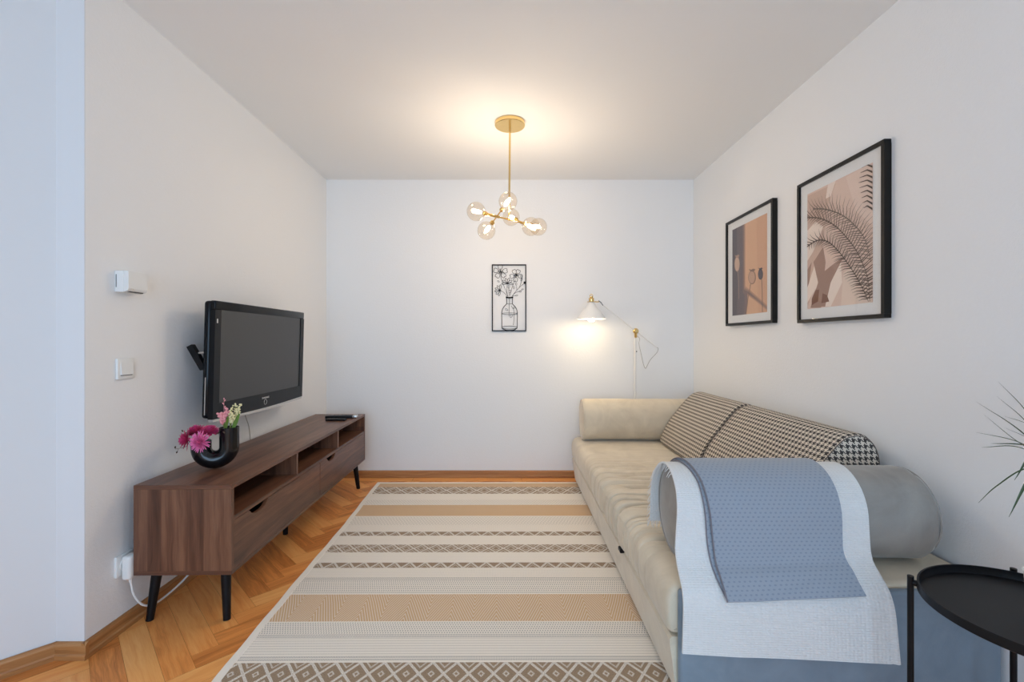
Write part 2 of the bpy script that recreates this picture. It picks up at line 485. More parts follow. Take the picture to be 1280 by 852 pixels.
def text_mesh(body, size, mw):
    cu = bpy.data.curves.new('lettering', 'FONT'); cu.body = body; cu.align_x = 'CENTER'; cu.align_y = 'CENTER'; cu.size = size; cu.extrude = .0003; cu.offset = .0004
    o = bpy.data.objects.new('lettering_source', cu); C.objects.link(o)
    bpy.context.view_layer.update(); dg = bpy.context.evaluated_depsgraph_get()
    me = bpy.data.meshes.new_from_object(o.evaluated_get(dg)); bpy.data.objects.remove(o); bpy.data.curves.remove(cu)
    w = max(v.co.x for v in me.vertices) - min(v.co.x for v in me.vertices)
    me.transform(mw @ Matrix.Diagonal((.074 / w, 1, 1, 1))); return me
# text plane: local x -> +Y world, local y -> +Z world, normal +X
TX = Matrix(((0, 0, 1, 0), (1, 0, 0, 0), (0, 1, 0, 0), (0, 0, 0, 1)))
me = text_mesh('SAMSUNG', .0125, TM @ Matrix.Translation((.0007, 2.575, -.509)) @ TX)
me.materials.append(M_silver.m); o_ = bpy.data.objects.new('lettering', me); C.objects.link(o_); me.transform(W(tv).inverted()); o_.parent = tv
ring = [TM @ Vector((.0006, 2.575 + .0145 * math.cos(a), -.533 + .0145 * math.sin(a))) for a in [2 * PI * i / 28 for i in range(29)]]
G().tube(ring, .0011, 6, cap=False).build('power_ring', M_silver, tv)
for yy in (2.128, 2.985):
    br = G().prism([(-1.512, 1.118), (-1.488, 1.130), (-1.424, 1.022), (-1.448, 1.008)], 1, yy, yy + .026).build('tilt_arm', M_blackmetal, tv)
    G().tube([(-1.462, yy + .013, 1.09), (-1.43, yy + .013, 1.092)], .005, 8).build('bolt', M_silver, br)
G().box(-1.516, -1.494, 2.28, 2.94, 1.085, 1.110).build('wall_rail', M_blackmetal, tv)
G().box(XL + .0005, -1.515, 2.35, 2.8, 1.03, 1.16).build('wall_plate', M_blackmetal, tv)
for yy in (2.29, 2.90):
    G().prism([(-1.512, 1.112), (-1.494, 1.112), (-1.43, 1.04), (-1.448, 1.03)], 1, yy, yy + .03).build('bracket_arm', M_blackmetal, tv)
for ya_, yb2 in ((2.15, 2.30), (2.92, 2.99)): G().box(-1.455, -1.440, ya_, yb2, 1.03, 1.05).build('cross_rail', M_blackmetal, tv)
g = G().tube(spline([(-1.45, 2.50, .83), (-1.47, 2.53, .74), (-1.49, 2.60, .66), (-1.515, 2.66, .56), (-1.52, 2.68, .40)], 8), .0025, 6)
g.tube(spline([(-1.455, 2.44, .83), (-1.49, 2.46, .74), (-1.522, 2.50, .62), (-1.523, 2.52, .42)], 8), .002, 6)
g.build('cable', M_cord, tv)

# ------------------------------------------------------------------ THINGS ON THE STAND
vx, vy, vz, va = -1.322, 2.045, .5755, math.radians(20)
vase = thing('vase', (vx, vy, vz), 'glossy black u-shaped vase with flowers on the walnut stand', 'vase', rot=va)
r_, a_ = .0395, .0545; zl, zr = .126, .180; zc = r_ + a_
path = [(-a_, 0, zl - (zl - zc) * i / 6) for i in range(7)] + [(-a_ * math.cos(PI * i / 24), 0, zc - a_ * math.sin(PI * i / 24)) for i in range(1, 24)] + [(a_, 0, zc + (zr - zc) * i / 8) for i in range(9)]
g = G().tube(path, r_, 32, cap=False)
def inner(c, zt):
    g.lathe([(.0395, zt), (.0375, zt + .0016), (.035, zt + .0006), (.0325, zt - .004), (.0325, zt - .05), (1e-7, zt - .05)], (c, 0, 0), 32)
inner(-a_, zl); inner(a_, zr)
g.build('body', M_ceramic, vase, True)

M_mag = Mat('magenta_petal', lin(206, 66, 120), .6); M_pink = Mat('pink_petal', lin(232, 120, 172), .6)
M_rose = Mat('pale_pink_petal', lin(238, 160, 165), .6); M_cream = Mat('cream_floret', lin(236, 226, 176), .7)
M_stem = Mat('green_stem', lin(124, 142, 72), .6); M_lf = Mat('green_leaf', lin(98, 128, 52), .55); M_twig = Mat('brown_twig', lin(84, 66, 52), .8)
def vw(x, y, z): return Matrix.Translation((vx, vy, vz)) @ Matrix.Rotation(va, 4, 'Z') @ Vector((x, y, z))
def petal(g, c, d, up, L, w, curl, mi=0):
    """a narrow cupped petal starting at c, heading d, curling towards up"""
    d = d.normalized(); sd = d.cross(up).normalized(); n = 5; o = len(g.v)
    for i in range(n + 1):
        s_ = i / n; ww = w * math.sin(PI * (.12 + .80 * s_)) ** .8
        p = c + d * L * s_ + up * (curl * L * s_ * s_)
        for k in (-1, 0, 1): g.v.append(tuple(p + sd * ww * k + up * (.35 * ww * abs(k))))
    for i in range(n):
        for k in range(2): g.face((o + i * 3 + k, o + i * 3 + k + 1, o + i * 3 + k + 4, o + i * 3 + k + 3), None, mi, True)
def bloom(c, ax, R, label, mat, rings=6, w=.0045, root=None, flat=.5):
    c = Vector(c); ax = Vector(ax).normalized(); root = Vector(root) if root is not None else vw(-a_, 0, .09)
    b = thing('chrysanthemum', root, label, 'flower', 'pink chrysanthemums in the short arm of the vase')
    q = Vector((0, 0, 1)).rotation_difference(ax); g = G()
    for r in range(rings):
        s_ = r / (rings - 1); n = int(8 + 12 * s_); el = (1 - s_) * 1.35 + .02
        for k in range(n):
            a = 2 * PI * (k + .5 * (r % 2)) / n + rnd.uniform(-.12, .12)
            d = q @ Vector((math.cos(a) * math.cos(el), math.sin(a) * math.cos(el), math.sin(el)))
            u = q @ Vector((-math.cos(a) * math.sin(el), -math.sin(a) * math.sin(el), math.cos(el)))
            petal(g, c + d * .002, d, u, R * (.62 + .38 * s_) * rnd.uniform(.9, 1.08), w * rnd.uniform(.85, 1.15), .22 * (1 - s_) + .02)
    g.ball(c, R * .22, 10, 6)
    g.build('petals', mat, b)
    back = c - ax * .012
    g = G().tube(spline([root, root.lerp(back, .5) + Vector((0, 0, .012)), back, c], 6), .0018, 6)
    g.build('stem', M_stem, b)
def at(px, py, Y): return Vector(((px - CX) * Y / F, Y, HC - (py - CY) * Y / F))
bloom(at(251, 552, 1.965), (-.1, -1, .15), .045, 'light pink chrysanthemum facing forward over the rim of the black vase', M_pink, 7, .0036)
bloom(at(262, 540, 2.03), (.15, -.25, 1), .041, 'magenta chrysanthemum facing up, closest to the tall arm of the vase', M_mag, 6, .006)
bloom(at(245, 540, 2.045), (-.2, -.3, 1), .041, 'magenta chrysanthemum facing up, middle of the three magenta blooms', M_mag, 6, .006)
bloom(at(235, 549, 1.99), (-.9, -.7, .05), .045, 'magenta chrysanthemum drooping outward towards the left wall', M_mag, 6, .006)
def twig(name, pts, label, buds, mat=M_twig, bm_=None, r=.0011, cat='dried twig', rb=.004):
    t_ = thing(name, pts[0], label, cat)
    P = spline(pts, 7)
    G().tube(P, [r * (1.3 - .7 * i / (len(P) - 1)) for i in range(len(P))], 6).build('stem', mat, t_)
    for b in buds:
        g = G().tube([b[0], b[1]], .0007, 5).ball(b[1], rb, 8, 6, (.8, .8, 1.25), Vector(b[1]) - Vector(b[0]) + Vector((0, 0, .0001)))
        g.build('bud', bm_ or mat, t_)
    return t_
R0 = vw(-a_, 0, .10)
A1, A2 = at(219, 561, 1.97), at(229, 540, 2.02)
twig('dried_twig', [R0, R0 + Vector((-.02, -.03, .035)), at(232, 558, 1.975), A1], 'thin dark dried twig hanging low out of the vase to the left', [(A1, A1 + Vector((0, 0, .008))), (at(223, 561, 1.97), at(221, 565, 1.97))])
twig('dried_twig', [R0 + Vector((0, .006, 0)), R0 + Vector((-.01, 0, .05)), at(238, 541, 2.03), A2], 'thin dark dried twig above the drooping magenta bloom', [(A2, A2 + Vector((-.004, 0, .006))), (at(232, 541, 2.02), at(229, 544, 2.02))])
R1 = vw(a_, 0, .14)
tp = at(280, 498, 2.05)
twig('bud_stem', [R1 + Vector((-.01, 0, 0)), at(281, 530, 2.05), at(280, 510, 2.05), tp], 'single thin bud stem rising above the pale pink spray', [(at(280, 502 + 4 * i, 2.05), at(280 + (-1) ** i * 1.3, 500 + 4 * i, 2.05)) for i in range(3)] + [(at(280, 500, 2.05), tp)], M_rose, M_rose, .0008, 'flower', .0032)
tb = at(273, 541, 2.03)
twig('dried_twig', [R1 + Vector((-.018, -.015, 0)), at(277, 536, 2.03), tb], 'short brown seed twig drooping between the two arms of the vase', [(at(276, 537, 2.03), tb), (at(274, 539, 2.03), at(270, 542, 2.03)), (at(277, 537, 2.03), at(280, 540, 2.025))], M_twig, M_twig, .001, 'dried twig', .0052)
def spray(root, tips, label, mat, rb, leaf=None, group='floret sprays in the tall arm of the vase', lump=5):
    t_ = thing('flower_spray', root, label, 'flower', group)
    gs, gf = G(), G()
    tips = [Vector(p) for p in tips]
    tips += [a.lerp(b, rnd.uniform(.3, .7)) + Vector((rnd.uniform(-.004, .004), rnd.uniform(-.015, .015), rnd.uniform(-.006, .006))) for a, b in zip(tips, tips[1:] + tips[:1])]
    mid = sum((Vector(p) for p in tips), Vector()) / len(tips)
    fork = Vector(root).lerp(mid, .35)
    gs.tube([root, fork], .0016, 6)
    for p in tips:
        p = Vector(p); P = spline([fork, fork.lerp(p, .5) + Vector((rnd.uniform(-.003, .003), 0, .003)), p], 5)
        gs.tube(P, .0009, 5)
        for k in range(lump):
            q = P[-1 - int(k * .9)] + Vector((rnd.uniform(-1, 1), rnd.uniform(-1, 1), rnd.uniform(-.6, 1))) * rb * .9
            gf.ball(q, rb * rnd.uniform(.7, 1.1), 7, 5)
    gs.build('stem', M_stem, t_); o = gf.build('florets', mat, t_); 
    if leaf:
        g = G()
        for (a, b, w) in leaf:
            a, b = Vector(a), Vector(b); petal(g, a, b - a, Vector((.3, -1, .2)).normalized(), (b - a).length, w, .12)
        g.build('leaf', M_lf, t_)
rp = lambda x, y, s: [at(x + rnd.uniform(-s, s), y + rnd.uniform(-s, s), 2.05 + rnd.uniform(-.02, .02)) for _ in range(6)]
spray(R1 + Vector((-.014, -.01, 0)), [at(272, 518, 2.03), at(276, 521, 2.02), at(280, 516, 2.04), at(284, 511, 2.05), at(277, 525, 2.02), at(282, 519, 2.03), at(286, 515, 2.05)], 'pale pink floret spray leaning over the rim of the tall vase arm', M_rose, .0055, lump=7)
spray(R1 + Vector((.004, -.008, 0)), [at(289, 511, 2.04), at(291, 507, 2.05), at(287, 521, 2.03), at(290, 517, 2.03), at(293, 522, 2.03)], 'cream floret spray next to the pink one in the tall vase arm', M_cream, .0042, [(R1 + Vector((-.006, -.018, .03)), at(286, 520, 2.03), .006)], lump=7)
spray(R1 + Vector((.016, 0, 0)), [at(297, 511, 2.06), at(301, 506, 2.07), at(299, 515, 2.06), at(294, 505, 2.06), at(296, 519, 2.05)], 'cream floret spray with a green leaf on the outer side of the tall vase arm', M_cream, .0042, [(R1 + Vector((.020, -.012, .028)), at(300, 517, 2.05), .009)], lump=6)

def remote(loc, rot, L, w, h, label, end):
    t_ = thing('remote_control', loc, label, 'remote', None, rot)
    G().box(-L / 2, L / 2, -w / 2, w / 2, 0.0003, h, .004, 3).build('body', M_black, t_, True)
    for i in range(5):
        for j in (-1, 0, 1):
            G().box(-L * .36 + i * L * .12 - .004, -L * .36 + i * L * .12 + .004, j * w * .28 - .003, j * w * .28 + .003, h, h + .0012).build('button', M_slot, t_, True)
    if end: G().box(L * .36, L / 2 + .001, -w / 2 - .001, w / 2 + .001, .004, h + .001, .003, 2).build('end_cap', M_silver, t_, True)
remote((-1.245, 3.375, .575), .10, .225, .052, .020, 'long black remote control with a silver end, on the far end of the stand', True)
remote((-1.245, 3.265, .575), -.03, .14, .040, .014, 'short black remote control in front of the longer one on the stand', False)

# ------------------------------------------------------------------ ON THE LEFT WALL
th = thing('wall_chime', (XL, 1.82, 1.38), 'white boxy door chime on the left wall above the light switch', 'door chime')
G().box(XL, XL + .036, 1.772, 1.866, 1.337, 1.421, .003, 2).build('body', M_white, th)
g = G().prism([(XL + .036, 1.339), (XL + .050, 1.343), (XL + .054, 1.352), (XL + .054, 1.419), (XL + .036, 1.421)], 1, 1.774, 1.866); g.build('cover', M_white, th)
G().box(XL + .006, XL + .009, 1.7715, 1.7725, 1.356, 1.406).build('side_slot', M_slot, th)
G().box(XL + .037, XL + .046, 1.79, 1.855, 1.3375, 1.3415).build('lower_slot', M_slot, th)
G().box(XL + .0537, XL + .0546, 1.785, 1.800, 1.348, 1.352).build('badge', M_silver, th)
sw = thing('light_switch', (XL, 1.82, 1.035), 'white square light switch on the left wall below the door chime', 'light switch')
G().box(XL, XL + .010, 1.776, 1.858, .995, 1.077, .003, 3).build('plate', M_white, sw)
G().prism([(XL + .009, 1.012), (XL + .016, 1.012), (XL + .012, 1.062), (XL + .009, 1.062)], 1, 1.789, 1.845).build('rocker', M_white, sw)
G().box(XL + .009, XL + .0105, 1.789, 1.845, 1.0085, 1.012).build('rocker_gap', M_slot, sw)
so = thing('wall_socket', (XL, 1.81, .262), 'white wall socket low on the left wall beside the tv stand', 'socket')
G().box(XL, XL + .011, 1.770, 1.850, .222, .303, .003, 3).build('plate', M_white, so)
G().lathe([(.026, 0), (.026, .013), (.021, .013), (.021, .011), (1e-7, .011)], (XL + .001, 1.81, .262), 24, (1, 0, 0)).build('socket_ring', M_white, so)
pl = thing('power_plug', (XL + .014, 1.81, .262), 'white plug in the wall socket with its white cable running behind the stand', 'plug')
G().box(XL + .014, XL + .050, 1.783, 1.837, .205, .300, .012, 4).build('plug_body', M_white, pl)
g = G().tube([(XL + .032, 1.81, .207), (XL + .032, 1.81, .188)], [.008, .005], 10); g.build('strain_relief', M_white, pl)
g = G().tube(spline([(XL + .032, 1.81, .192), (XL + .036, 1.822, .13), (XL + .048, 1.85, .075), (XL + .056, 1.90, .050), (XL + .062, 1.97, .052), (XL + .075, 2.05, .075), (XL + .088, 2.12, .12), (XL + .070, 2.14, .19), (XL + .030, 2.16, .30)], 10), .0042, 10)
g.build('cable', M_white, pl)

# ------------------------------------------------------------------ WIRE WALL ART ON THE BACK WALL
art = thing('wire_wall_art', (0, YB, 1.24), 'black metal wire picture of flowers in a bottle on the back wall', 'wall art')
AY = YB - .011
def aw(x, y): px, py = 605 + x / 8.523, 320 + y / 8.523; return Vector(((px - CX) * AY / F, AY, HC - (py - CY) * AY / F))
def wire(g, pts, r=.0019, n=5, k=5): g.tube([aw(*p) for p in ([(q.x, q.y) for q in spline([(a, b, 0) for a, b in pts], k)] if k else pts)], r, 5)
g = G(); fo = [aw(87, 88), aw(450, 88), aw(446, 800), aw(84, 800)]
x0, x1, z0, z1 = fo[3].x, fo[1].x, fo[2].z, fo[0].z; b_ = .0085
g.box(x0, x1, AY - .006, AY + .0095, z1 - b_, z1).box(x0, x1, AY - .006, AY + .0095, z0, z0 + b_)
g.box(x0, x0 + b_, AY - .006, AY + .0095, z0 + b_, z1 - b_).box(x1 - b_, x1, AY - .006, AY + .0095, z0 + b_, z1 - b_)
g.build('frame', M_blackmetal, art)
g = G()
for s_ in (1, -1):
    m_ = lambda x: 272 + s_ * (x - 272)
    wire(g, [(m_(304), 445), (m_(303), 505), (m_(325), 530), (m_(347), 565), (m_(355), 610), (m_(354), 690), (m_(353), 760)], .0026)
wire(g, [(232, 437), (272, 442), (310, 437)], .0062, k=4)
wire(g, [(240, 505), (272, 510), (304, 505)], .0015)
for yy, rx, ry in ((612, 83, 9), (760, 82, 16)):
    wire(g, [(272 + rx * math.cos(2 * PI * i / 20), yy + ry * math.sin(2 * PI * i / 20)) for i in range(21)], .0016 if yy < 700 else .002, k=0)
wire(g, [(190, 765), (225, 785), (272, 790), (320, 785), (353, 765)], .0036)
wire(g, [(235, 795), (272, 793), (310, 795)], .0060, k=4)
g.build('bottle', M_blackmetal, art)
g = G()
for P in ([(255, 425), (225, 350), (185, 245), (176, 175)], [(252, 425), (244, 370), (248, 300)], [(250, 430), (215, 390), (172, 364)], [(300, 425), (330, 385), (375, 335), (430, 287)],
          [(268, 420), (264, 360), (262, 330)], [(320, 400), (345, 385), (385, 372), (405, 355)], [(375, 335), (392, 290), (405, 225)], [(350, 360), (346, 320)], [(335, 250), (300, 330), (278, 420)],
          [(272, 445), (268, 540), (266, 640)], [(290, 530), (318, 580), (320, 660), (312, 735)], [(300, 425), (335, 420)]):
    wire(g, P, .0014)
for (x, y, a, s_) in ((165, 275, 150, 26), (255, 580, 140, 34), (280, 655, 60, 40), (310, 560, 50, 30), (345, 312, 100, 30), (320, 350, 100, 30), (400, 355, 10, 22), (405, 235, 110, 36), (392, 262, 60, 28), (372, 375, -10, 26), (265, 345, 90, 34), (272, 395, 80, 36), (335, 420, 10, 26)):
    ca, sa = math.cos(math.radians(a)), -math.sin(math.radians(a))
    L = lambda u, v: (x + (u * ca - v * sa) * s_, y + (u * sa + v * ca) * s_)
    wire(g, [L(0, 0), L(.5, .28), L(1, 0), L(.5, -.28), L(0, 0)], .0012)
G_ = g; G_.build('stems', M_blackmetal, art)
def wflower(cx, cy, R, angs, wd, heart=True):
    g = G()
    for a in angs:
        a = math.radians(a); ca, sa = math.cos(a), -math.sin(a)
        L = lambda u, v: (cx + (u * ca - v * sa) * R, cy + (u * sa + v * ca) * R)
        if heart: P = [L(.12, 0), L(.6, wd), L(.95, wd * .9), L(1.0, wd * .35), L(.92, 0), L(1.0, -wd * .35), L(.95, -wd * .9), L(.6, -wd), L(.12, 0)]
        else: P = [L(.1, 0), L(.6, wd), L(1, 0), L(.6, -wd), L(.1, 0)]
        wire(g, P, .0017, k=4)
        if heart: wire(g, [L(.1, .0), L(.45, .02)], .0018, k=2)
    c = aw(cx, cy); g.lathe([(1e-7, 0), (.0065, .0), (.0065, .003), (1e-7, .003)], (c.x, c.y + .0015, c.z), 12, (0, -1, 0))
    g.build('wire_blossom', M_blackmetal, art)
wflower(175, 165, 74, (92, 10, 165, 235, 310), .30); wflower(342, 205, 66, (62, 115, 190, 350, 262), .30)
wflower(248, 292, 62, (-4, 36, 72, 108, 144, 182), .17, False); wflower(172, 364, 60, (88, 122, 156, 190, 224, 256), .17, False)
g = G(); c = aw(432, 283); g.ball(c, .009, 10, 6, (1, 1, 1.2)); g.build('wire_bud', M_blackmetal, art)

# ------------------------------------------------------------------ FRAMED PRINTS ON THE RIGHT WALL
XP = XR - .020                                     # plane of the prints
def pz(zx, zy):
    px, py = 880 + zx / 3.155, 150 + zy / 3.155
    Y = F * XP / (px - CX); return (Y, HC - (py - CY) * Y / F)
cols = {}
def pm(r, g_, b):
    k = (r, g_, b)
    if k not in cols: cols[k] = Mat('print_ink', lin(r, g_, b), .7)
    return cols[k]
def framed(ya, yb, za, zb, label):
    o = thing('framed_print', (XR, (ya + yb) / 2, za), label, 'picture', 'framed prints on the right wall')
    xf = XR - .030; fw = .017; g = G()
    g.box(xf, XR, ya, yb, zb - fw, zb, .0012, 1, sm=False).box(xf, XR, ya, yb, za, za + fw, .0012, 1, sm=False)
    g.box(xf, XR, ya, ya + fw, za + fw, zb - fw).box(xf, XR, yb - fw, yb, za + fw, zb - fw)
    g.build('frame', M_framebk, o)
    G().box(XP + .0006, XR - .006, ya + fw, yb - fw, za + fw, zb - fw).build('mount', M_mat, o)
    G().box(XP - .006, XP - .004, ya + fw, yb - fw, za + fw, zb - fw).build('glass_pane', M_pane, o)
    return o
class Print:
    def __init__(s, ya, yb, za, zb): s.R = (ya, yb, za, zb); s.g = G(); s.m = []; s.k = 0
    def poly(s, pts, rgb, conv=True, st=5):
        P = [pz(*p) for p in pts] if conv else pts
        P = cliprect([tuple(p) for p in P], *s.R)
        if len(P) < 3: return
        if rgb not in s.m: s.m.append(rgb)
        s.k += st; x = XP - .000006 * s.k
        o = len(s.g.v); s.g.v += [(x, p[0], p[1]) for p in P]; s.g.face(range(o, o + len(P)), None, s.m.index(rgb))
    def layer(s): s.k += 6
    def stroke(s, pts, w0, w1, rgb):
        """tapering stroke in print space from zoom points"""
        P = [Vector(pz(*p)) for p in pts]; n = len(P)
        for i in range(n - 1):
            d = (P[i + 1] - P[i]); 
            if d.length < 1e-6: continue
            q = Vector((-d.y, d.x)).normalized(); a = w0 + (w1 - w0) * i / (n - 1); b = w0 + (w1 - w0) * (i + 1) / (n - 1)
            s.poly([tuple(P[i] + q * a), tuple(P[i + 1] + q * b), tuple(P[i + 1] - q * b), tuple(P[i] - q * a)], rgb, False, 1 if i == 0 else 0)
        
# palm shadow print
fr = framed(1.842, 2.402, 1.240, 1.965, 'black framed print of palm fronds with sunlit shadows, hung on the right wall')
pr = Print(1.912, 2.332, 1.309, 1.896)
pr.poly([(300, 0), (800, 0), (800, 900), (300, 900)], (222, 195, 180)); pr.layer()
for P, c in (([(408, 300), (470, 270), (520, 250), (490, 330), (470, 480), (440, 640), (408, 740)], (208, 178, 161)),
             ([(560, 225), (670, 160), (670, 420), (600, 360)], (228, 204, 190)),
             ([(490, 248), (520, 238), (500, 300), (480, 310)], (238, 220, 208)),
             ([(408, 660), (440, 560), (462, 520), (455, 640), (425, 690), (408, 720)], (240, 222, 208)),
             ([(405, 440), (440, 400), (470, 420), (430, 520), (405, 560)], (238, 220, 206)),
             ([(470, 735), (490, 620), (540, 560), (545, 640), (500, 735)], (240, 223, 210)),
             ([(540, 735), (550, 600), (620, 560), (660, 620), (662, 720)], (230, 208, 192))):
    pr.poly(P, c)
pr.layer()
for P in ([(432, 560), (470, 500), (480, 560), (465, 700), (462, 740), (420, 740), (450, 640)], [(470, 600), (520, 560), (550, 540), (500, 640), (478, 735), (462, 735)], [(408, 590), (425, 560), (415, 640), (408, 660)]):
    pr.poly(P, (164, 131, 116))
pr.layer()
for P in ([(425, 705), (440, 670), (455, 668), (450, 715), (425, 730)], [(463, 722), (468, 683), (486, 690), (494, 715)]): pr.poly(P, (128, 88, 70))
pr.layer()
def frond(rach, lens, rgb, step, ang0, ang1, sides=(1, -1), w=.0016, curve=.25):
    R = spline([(x, y, 0) for x, y in rach], 14); n = len(R)
    pr.stroke([(p.x, p.y) for p in R], .0012, .0034, rgb)
    acc = 0
    for i in range(1, n):
        acc += (R[i] - R[i - 1]).length
        while acc >= step:
            acc -= step
            d = (R[i] - R[i - 1]).normalized(); s_ = i / n
            for sd in sides:
                L = lens[0 if sd > 0 else 1] * (.55 + .45 * math.sin(PI * min(1, .25 + s_ * .8))) * rnd.uniform(.9, 1.08)
                a = math.radians(ang0 + (ang1 - ang0) * s_) * sd
                e = Vector((d.x * math.cos(a) - d.y * math.sin(a), d.x * math.sin(a) + d.y * math.cos(a), 0))
                f = Vector((-d.x, -d.y, 0))
                p0 = R[i]; p1 = p0 + e * L * .5 + f * L * curve * .18; p2 = p0 + e * L + f * L * curve
                pr.stroke([(p0.x, p0.y), (p1.x, p1.y), (p2.x, p2.y)], w, .0003, rgb)
    pr.layer()
frond([(660, 560), (635, 470), (590, 410), (540, 372), (480, 352), (430, 350)], (100, 78), (122, 106, 96), 12, 62, 40, w=.0022)
frond([(655, 715), (645, 620), (610, 530), (565, 465), (515, 415), (460, 388), (405, 384)], (115, 62), (108, 88, 78), 11, 70, 38, w=.0025)
frond([(650, 715), (615, 640), (575, 575), (530, 515), (490, 480), (450, 474), (405, 500)], (70, 50), (96, 78, 68), 11, 66, 40, w=.0026)
for i in range(9):
    y = 172 + i * 21; L = 55 - abs(i - 3) * 4
    pr.stroke([(672, y + 14), (645, y + 4 - i * .8), (672 - L - 6, y + 16 - i * 1.2)], .0045, .0008, (92, 74, 64))
pr.g.build('print', [pm(*c) for c in pr.m], fr)
# poppy print
fr = framed(2.626, 3.197, 1.2505, 1.972, 'black framed print of three poppy seed heads on peach and grey, by the room corner')
pr = Print(2.697, 3.117, 1.318, 1.905)
pr.poly([(0, 0), (500, 0), (500, 900), (0, 900)], (218, 176, 144)); pr.layer()
pr.poly([(200, 0), (500, 0), (500, 900), (215, 900)], (212, 168, 138)); pr.layer()
for k, c in enumerate(((190, 150, 126), (160, 130, 116), (130, 110, 108))):
    pr.poly([(50, 300), (163 - 3 * k, 300), (163 - 3 * k, 655 + 6 * k), (180, 668 + 6 * k), (250, 730 + 6 * k), (250, 752 - 5 * k), (205, 715 - 5 * k), (172, 690 - 4 * k), (166, 790), (50, 790)], c); pr.layer()
pr.poly([(50, 300), (152, 300), (153, 680), (160, 690), (158, 790), (50, 790)], (112, 102, 106)); pr.layer()
pr.poly([(50, 300), (128, 300), (132, 600), (130, 790), (50, 790)], (98, 92, 98)); pr.layer()
def poppy(cx, cy, rx, ry, rgb, rim, stem, sw_):
    pr.stroke(stem, sw_, sw_ * .9, rim); pr.layer()
    E_ = [(cx + rx * math.cos(2 * PI * i / 26), cy + ry * math.sin(2 * PI * i / 26)) for i in range(26)]
    pr.poly(E_, rim); pr.layer()
    pr.poly([(cx + (x - cx) * .84 - rx * .06, cy + (y - cy) * .88) for x, y in E_], rgb)
    pr.poly([(cx - rx * .35, cy - ry * .85), (cx - rx * .9, cy - ry * 1.2), (cx - rx * .2, cy - ry * 1.12), (cx + rx * .3, cy - ry * 1.28), (cx + rx * .9, cy - ry * 1.15), (cx + rx * .4, cy - ry * .85)], rim); pr.layer()
poppy(131, 568, 10.5, 30, (206, 176, 156), (176, 146, 130), [(134, 596), (137, 640), (138, 705)], .0022)
poppy(190, 620, 15, 27, (196, 160, 138), (138, 112, 98), [(184, 645), (182, 662), (174, 700), (166, 765)], .0042)
poppy(223.5, 608, 10, 21, (92, 84, 92), (70, 64, 72), [(228, 628), (230, 680), (231, 765)], .0026)
pr.g.build('print', [pm(*c) for c in pr.m], fr)

# ------------------------------------------------------------------ CHANDELIER
ch = thing('chandelier', (.002, 2.82, H), 'brass chandelier with six clear glass globes hanging from the ceiling', 'chandelier')
G().lathe([(1e-7, 0), (.090, 0), (.093, -.003), (.093, -.022), (.090, -.025), (1e-7, -.025)], (.002, 2.82, H), 48).build('canopy', M_brass, ch)
hub = Vector((-.003, 2.82, 1.902))
G().tube([(.002, 2.82, H - .024), hub], .0062, 14).build('rod', M_brass, ch)
ga, gb = Vector((-.200, 2.72, 1.920)), Vector((.186, 2.945, 1.884))
dm = (gb - ga).normalized()
c1, c2 = ga.lerp(gb, .35), ga.lerp(gb, .72)
pairs = [(ga, gb), (Vector((-.010, 2.75, 1.989)), Vector((-.144, 2.83, 1.832))), (Vector((.010, 2.975, 1.955)), Vector((.131, 2.79, 1.847)))]
RG = .056
for (p, q) in pairs:
    d = (q - p).normalized()
    G().tube([p + d * .056, q - d * .056], .0038 if p is not ga else .005, 12).build('crossbar', M_brass2, ch)
G().tube([ga.lerp(gb, .13), ga.lerp(gb, .34)], .0085, 14).build('sleeve', M_brass2, ch)
G().tube([ga.lerp(gb, .70), ga.lerp(gb, .87)], .0085, 14).build('sleeve', M_brass2, ch)
for c_ in (c1, c2): G().tube([c_ - Vector((0, .0, .006)), c_ + Vector((0, 0, .006))], .008, 12).build('joint', M_brass2, ch)
G().ball(hub, .012, 14, 8).build('hub', M_brass2, ch)
for (p, q) in pairs:
    for a, b in ((p, q), (q, p)):
        d = (b - a).normalized(); root = a + d * RG
        G().lathe([(1e-7, -.006), (.012, -.006), (.014, 0), (.014, .012), (.008, .018), (1e-7, .018)], root, 18, d).build('socket_cap', M_brass2, ch)
        th0 = math.asin(.012 / RG)
        prof = [(RG * math.sin(th0 + (PI - th0) * i / 16), RG * math.cos(th0 + (PI - th0) * i / 16)) for i in range(17)]
        gl = G().lathe(prof[:-1] + [(1e-7, -RG)], a, 28, d).build('glass_globe', M_globe, ch)
        # drop the flat lid that closes the neck
        G().lathe([(1e-7, -.020), (.008, -.016), (.0105, -.008), (.0105, .012), (.007, .022), (1e-7, .026)], a + d * .010, 12, d).build('bulb', M_bulb, ch)

# ------------------------------------------------------------------ FLOOR LAMP
LY = 3.722
lx = (795.3 - CX) * LY / F
lp = thing('floor_lamp', (lx, LY + .03, 0), 'white adjustable floor lamp with brass joints behind the far end of the sofa', 'floor lamp')
mp = LY / F
LD = -.16
def lw(x, y, dy=0.): px, py = 715 + x / 7.742, 360 + y / 7.742; k = (LY + dy) / F; return Vector(((px - CX) * k, LY + dy, HC - (py - CY) * k))
G().lathe([(1e-7, 0.001), (.058, .001), (.060, .006), (.058, .016), (.02, .022), (1e-7, .022)], (lx, LY + .035, 0), 32).build('base', M_enamel, lp)
jt = lw(617, 415)
G().tube([(lx, LY + .035, .02), (lx, LY + .03, jt.z - .1), (jt.x, LY + .012, jt.z - .04)], .0085, 16).build('pole', M_enamel, lp)
g = G().ball((jt.x, LY, jt.z), .024, 20, 12, (1, 1, .8), (0, 1, 0)); g.tube([(jt.x + .003, LY + .010, jt.z - .052), (jt.x, LY + .004, jt.z - .015)], .0115, 14)
j_ = g.build('joint', M_brass2, lp)
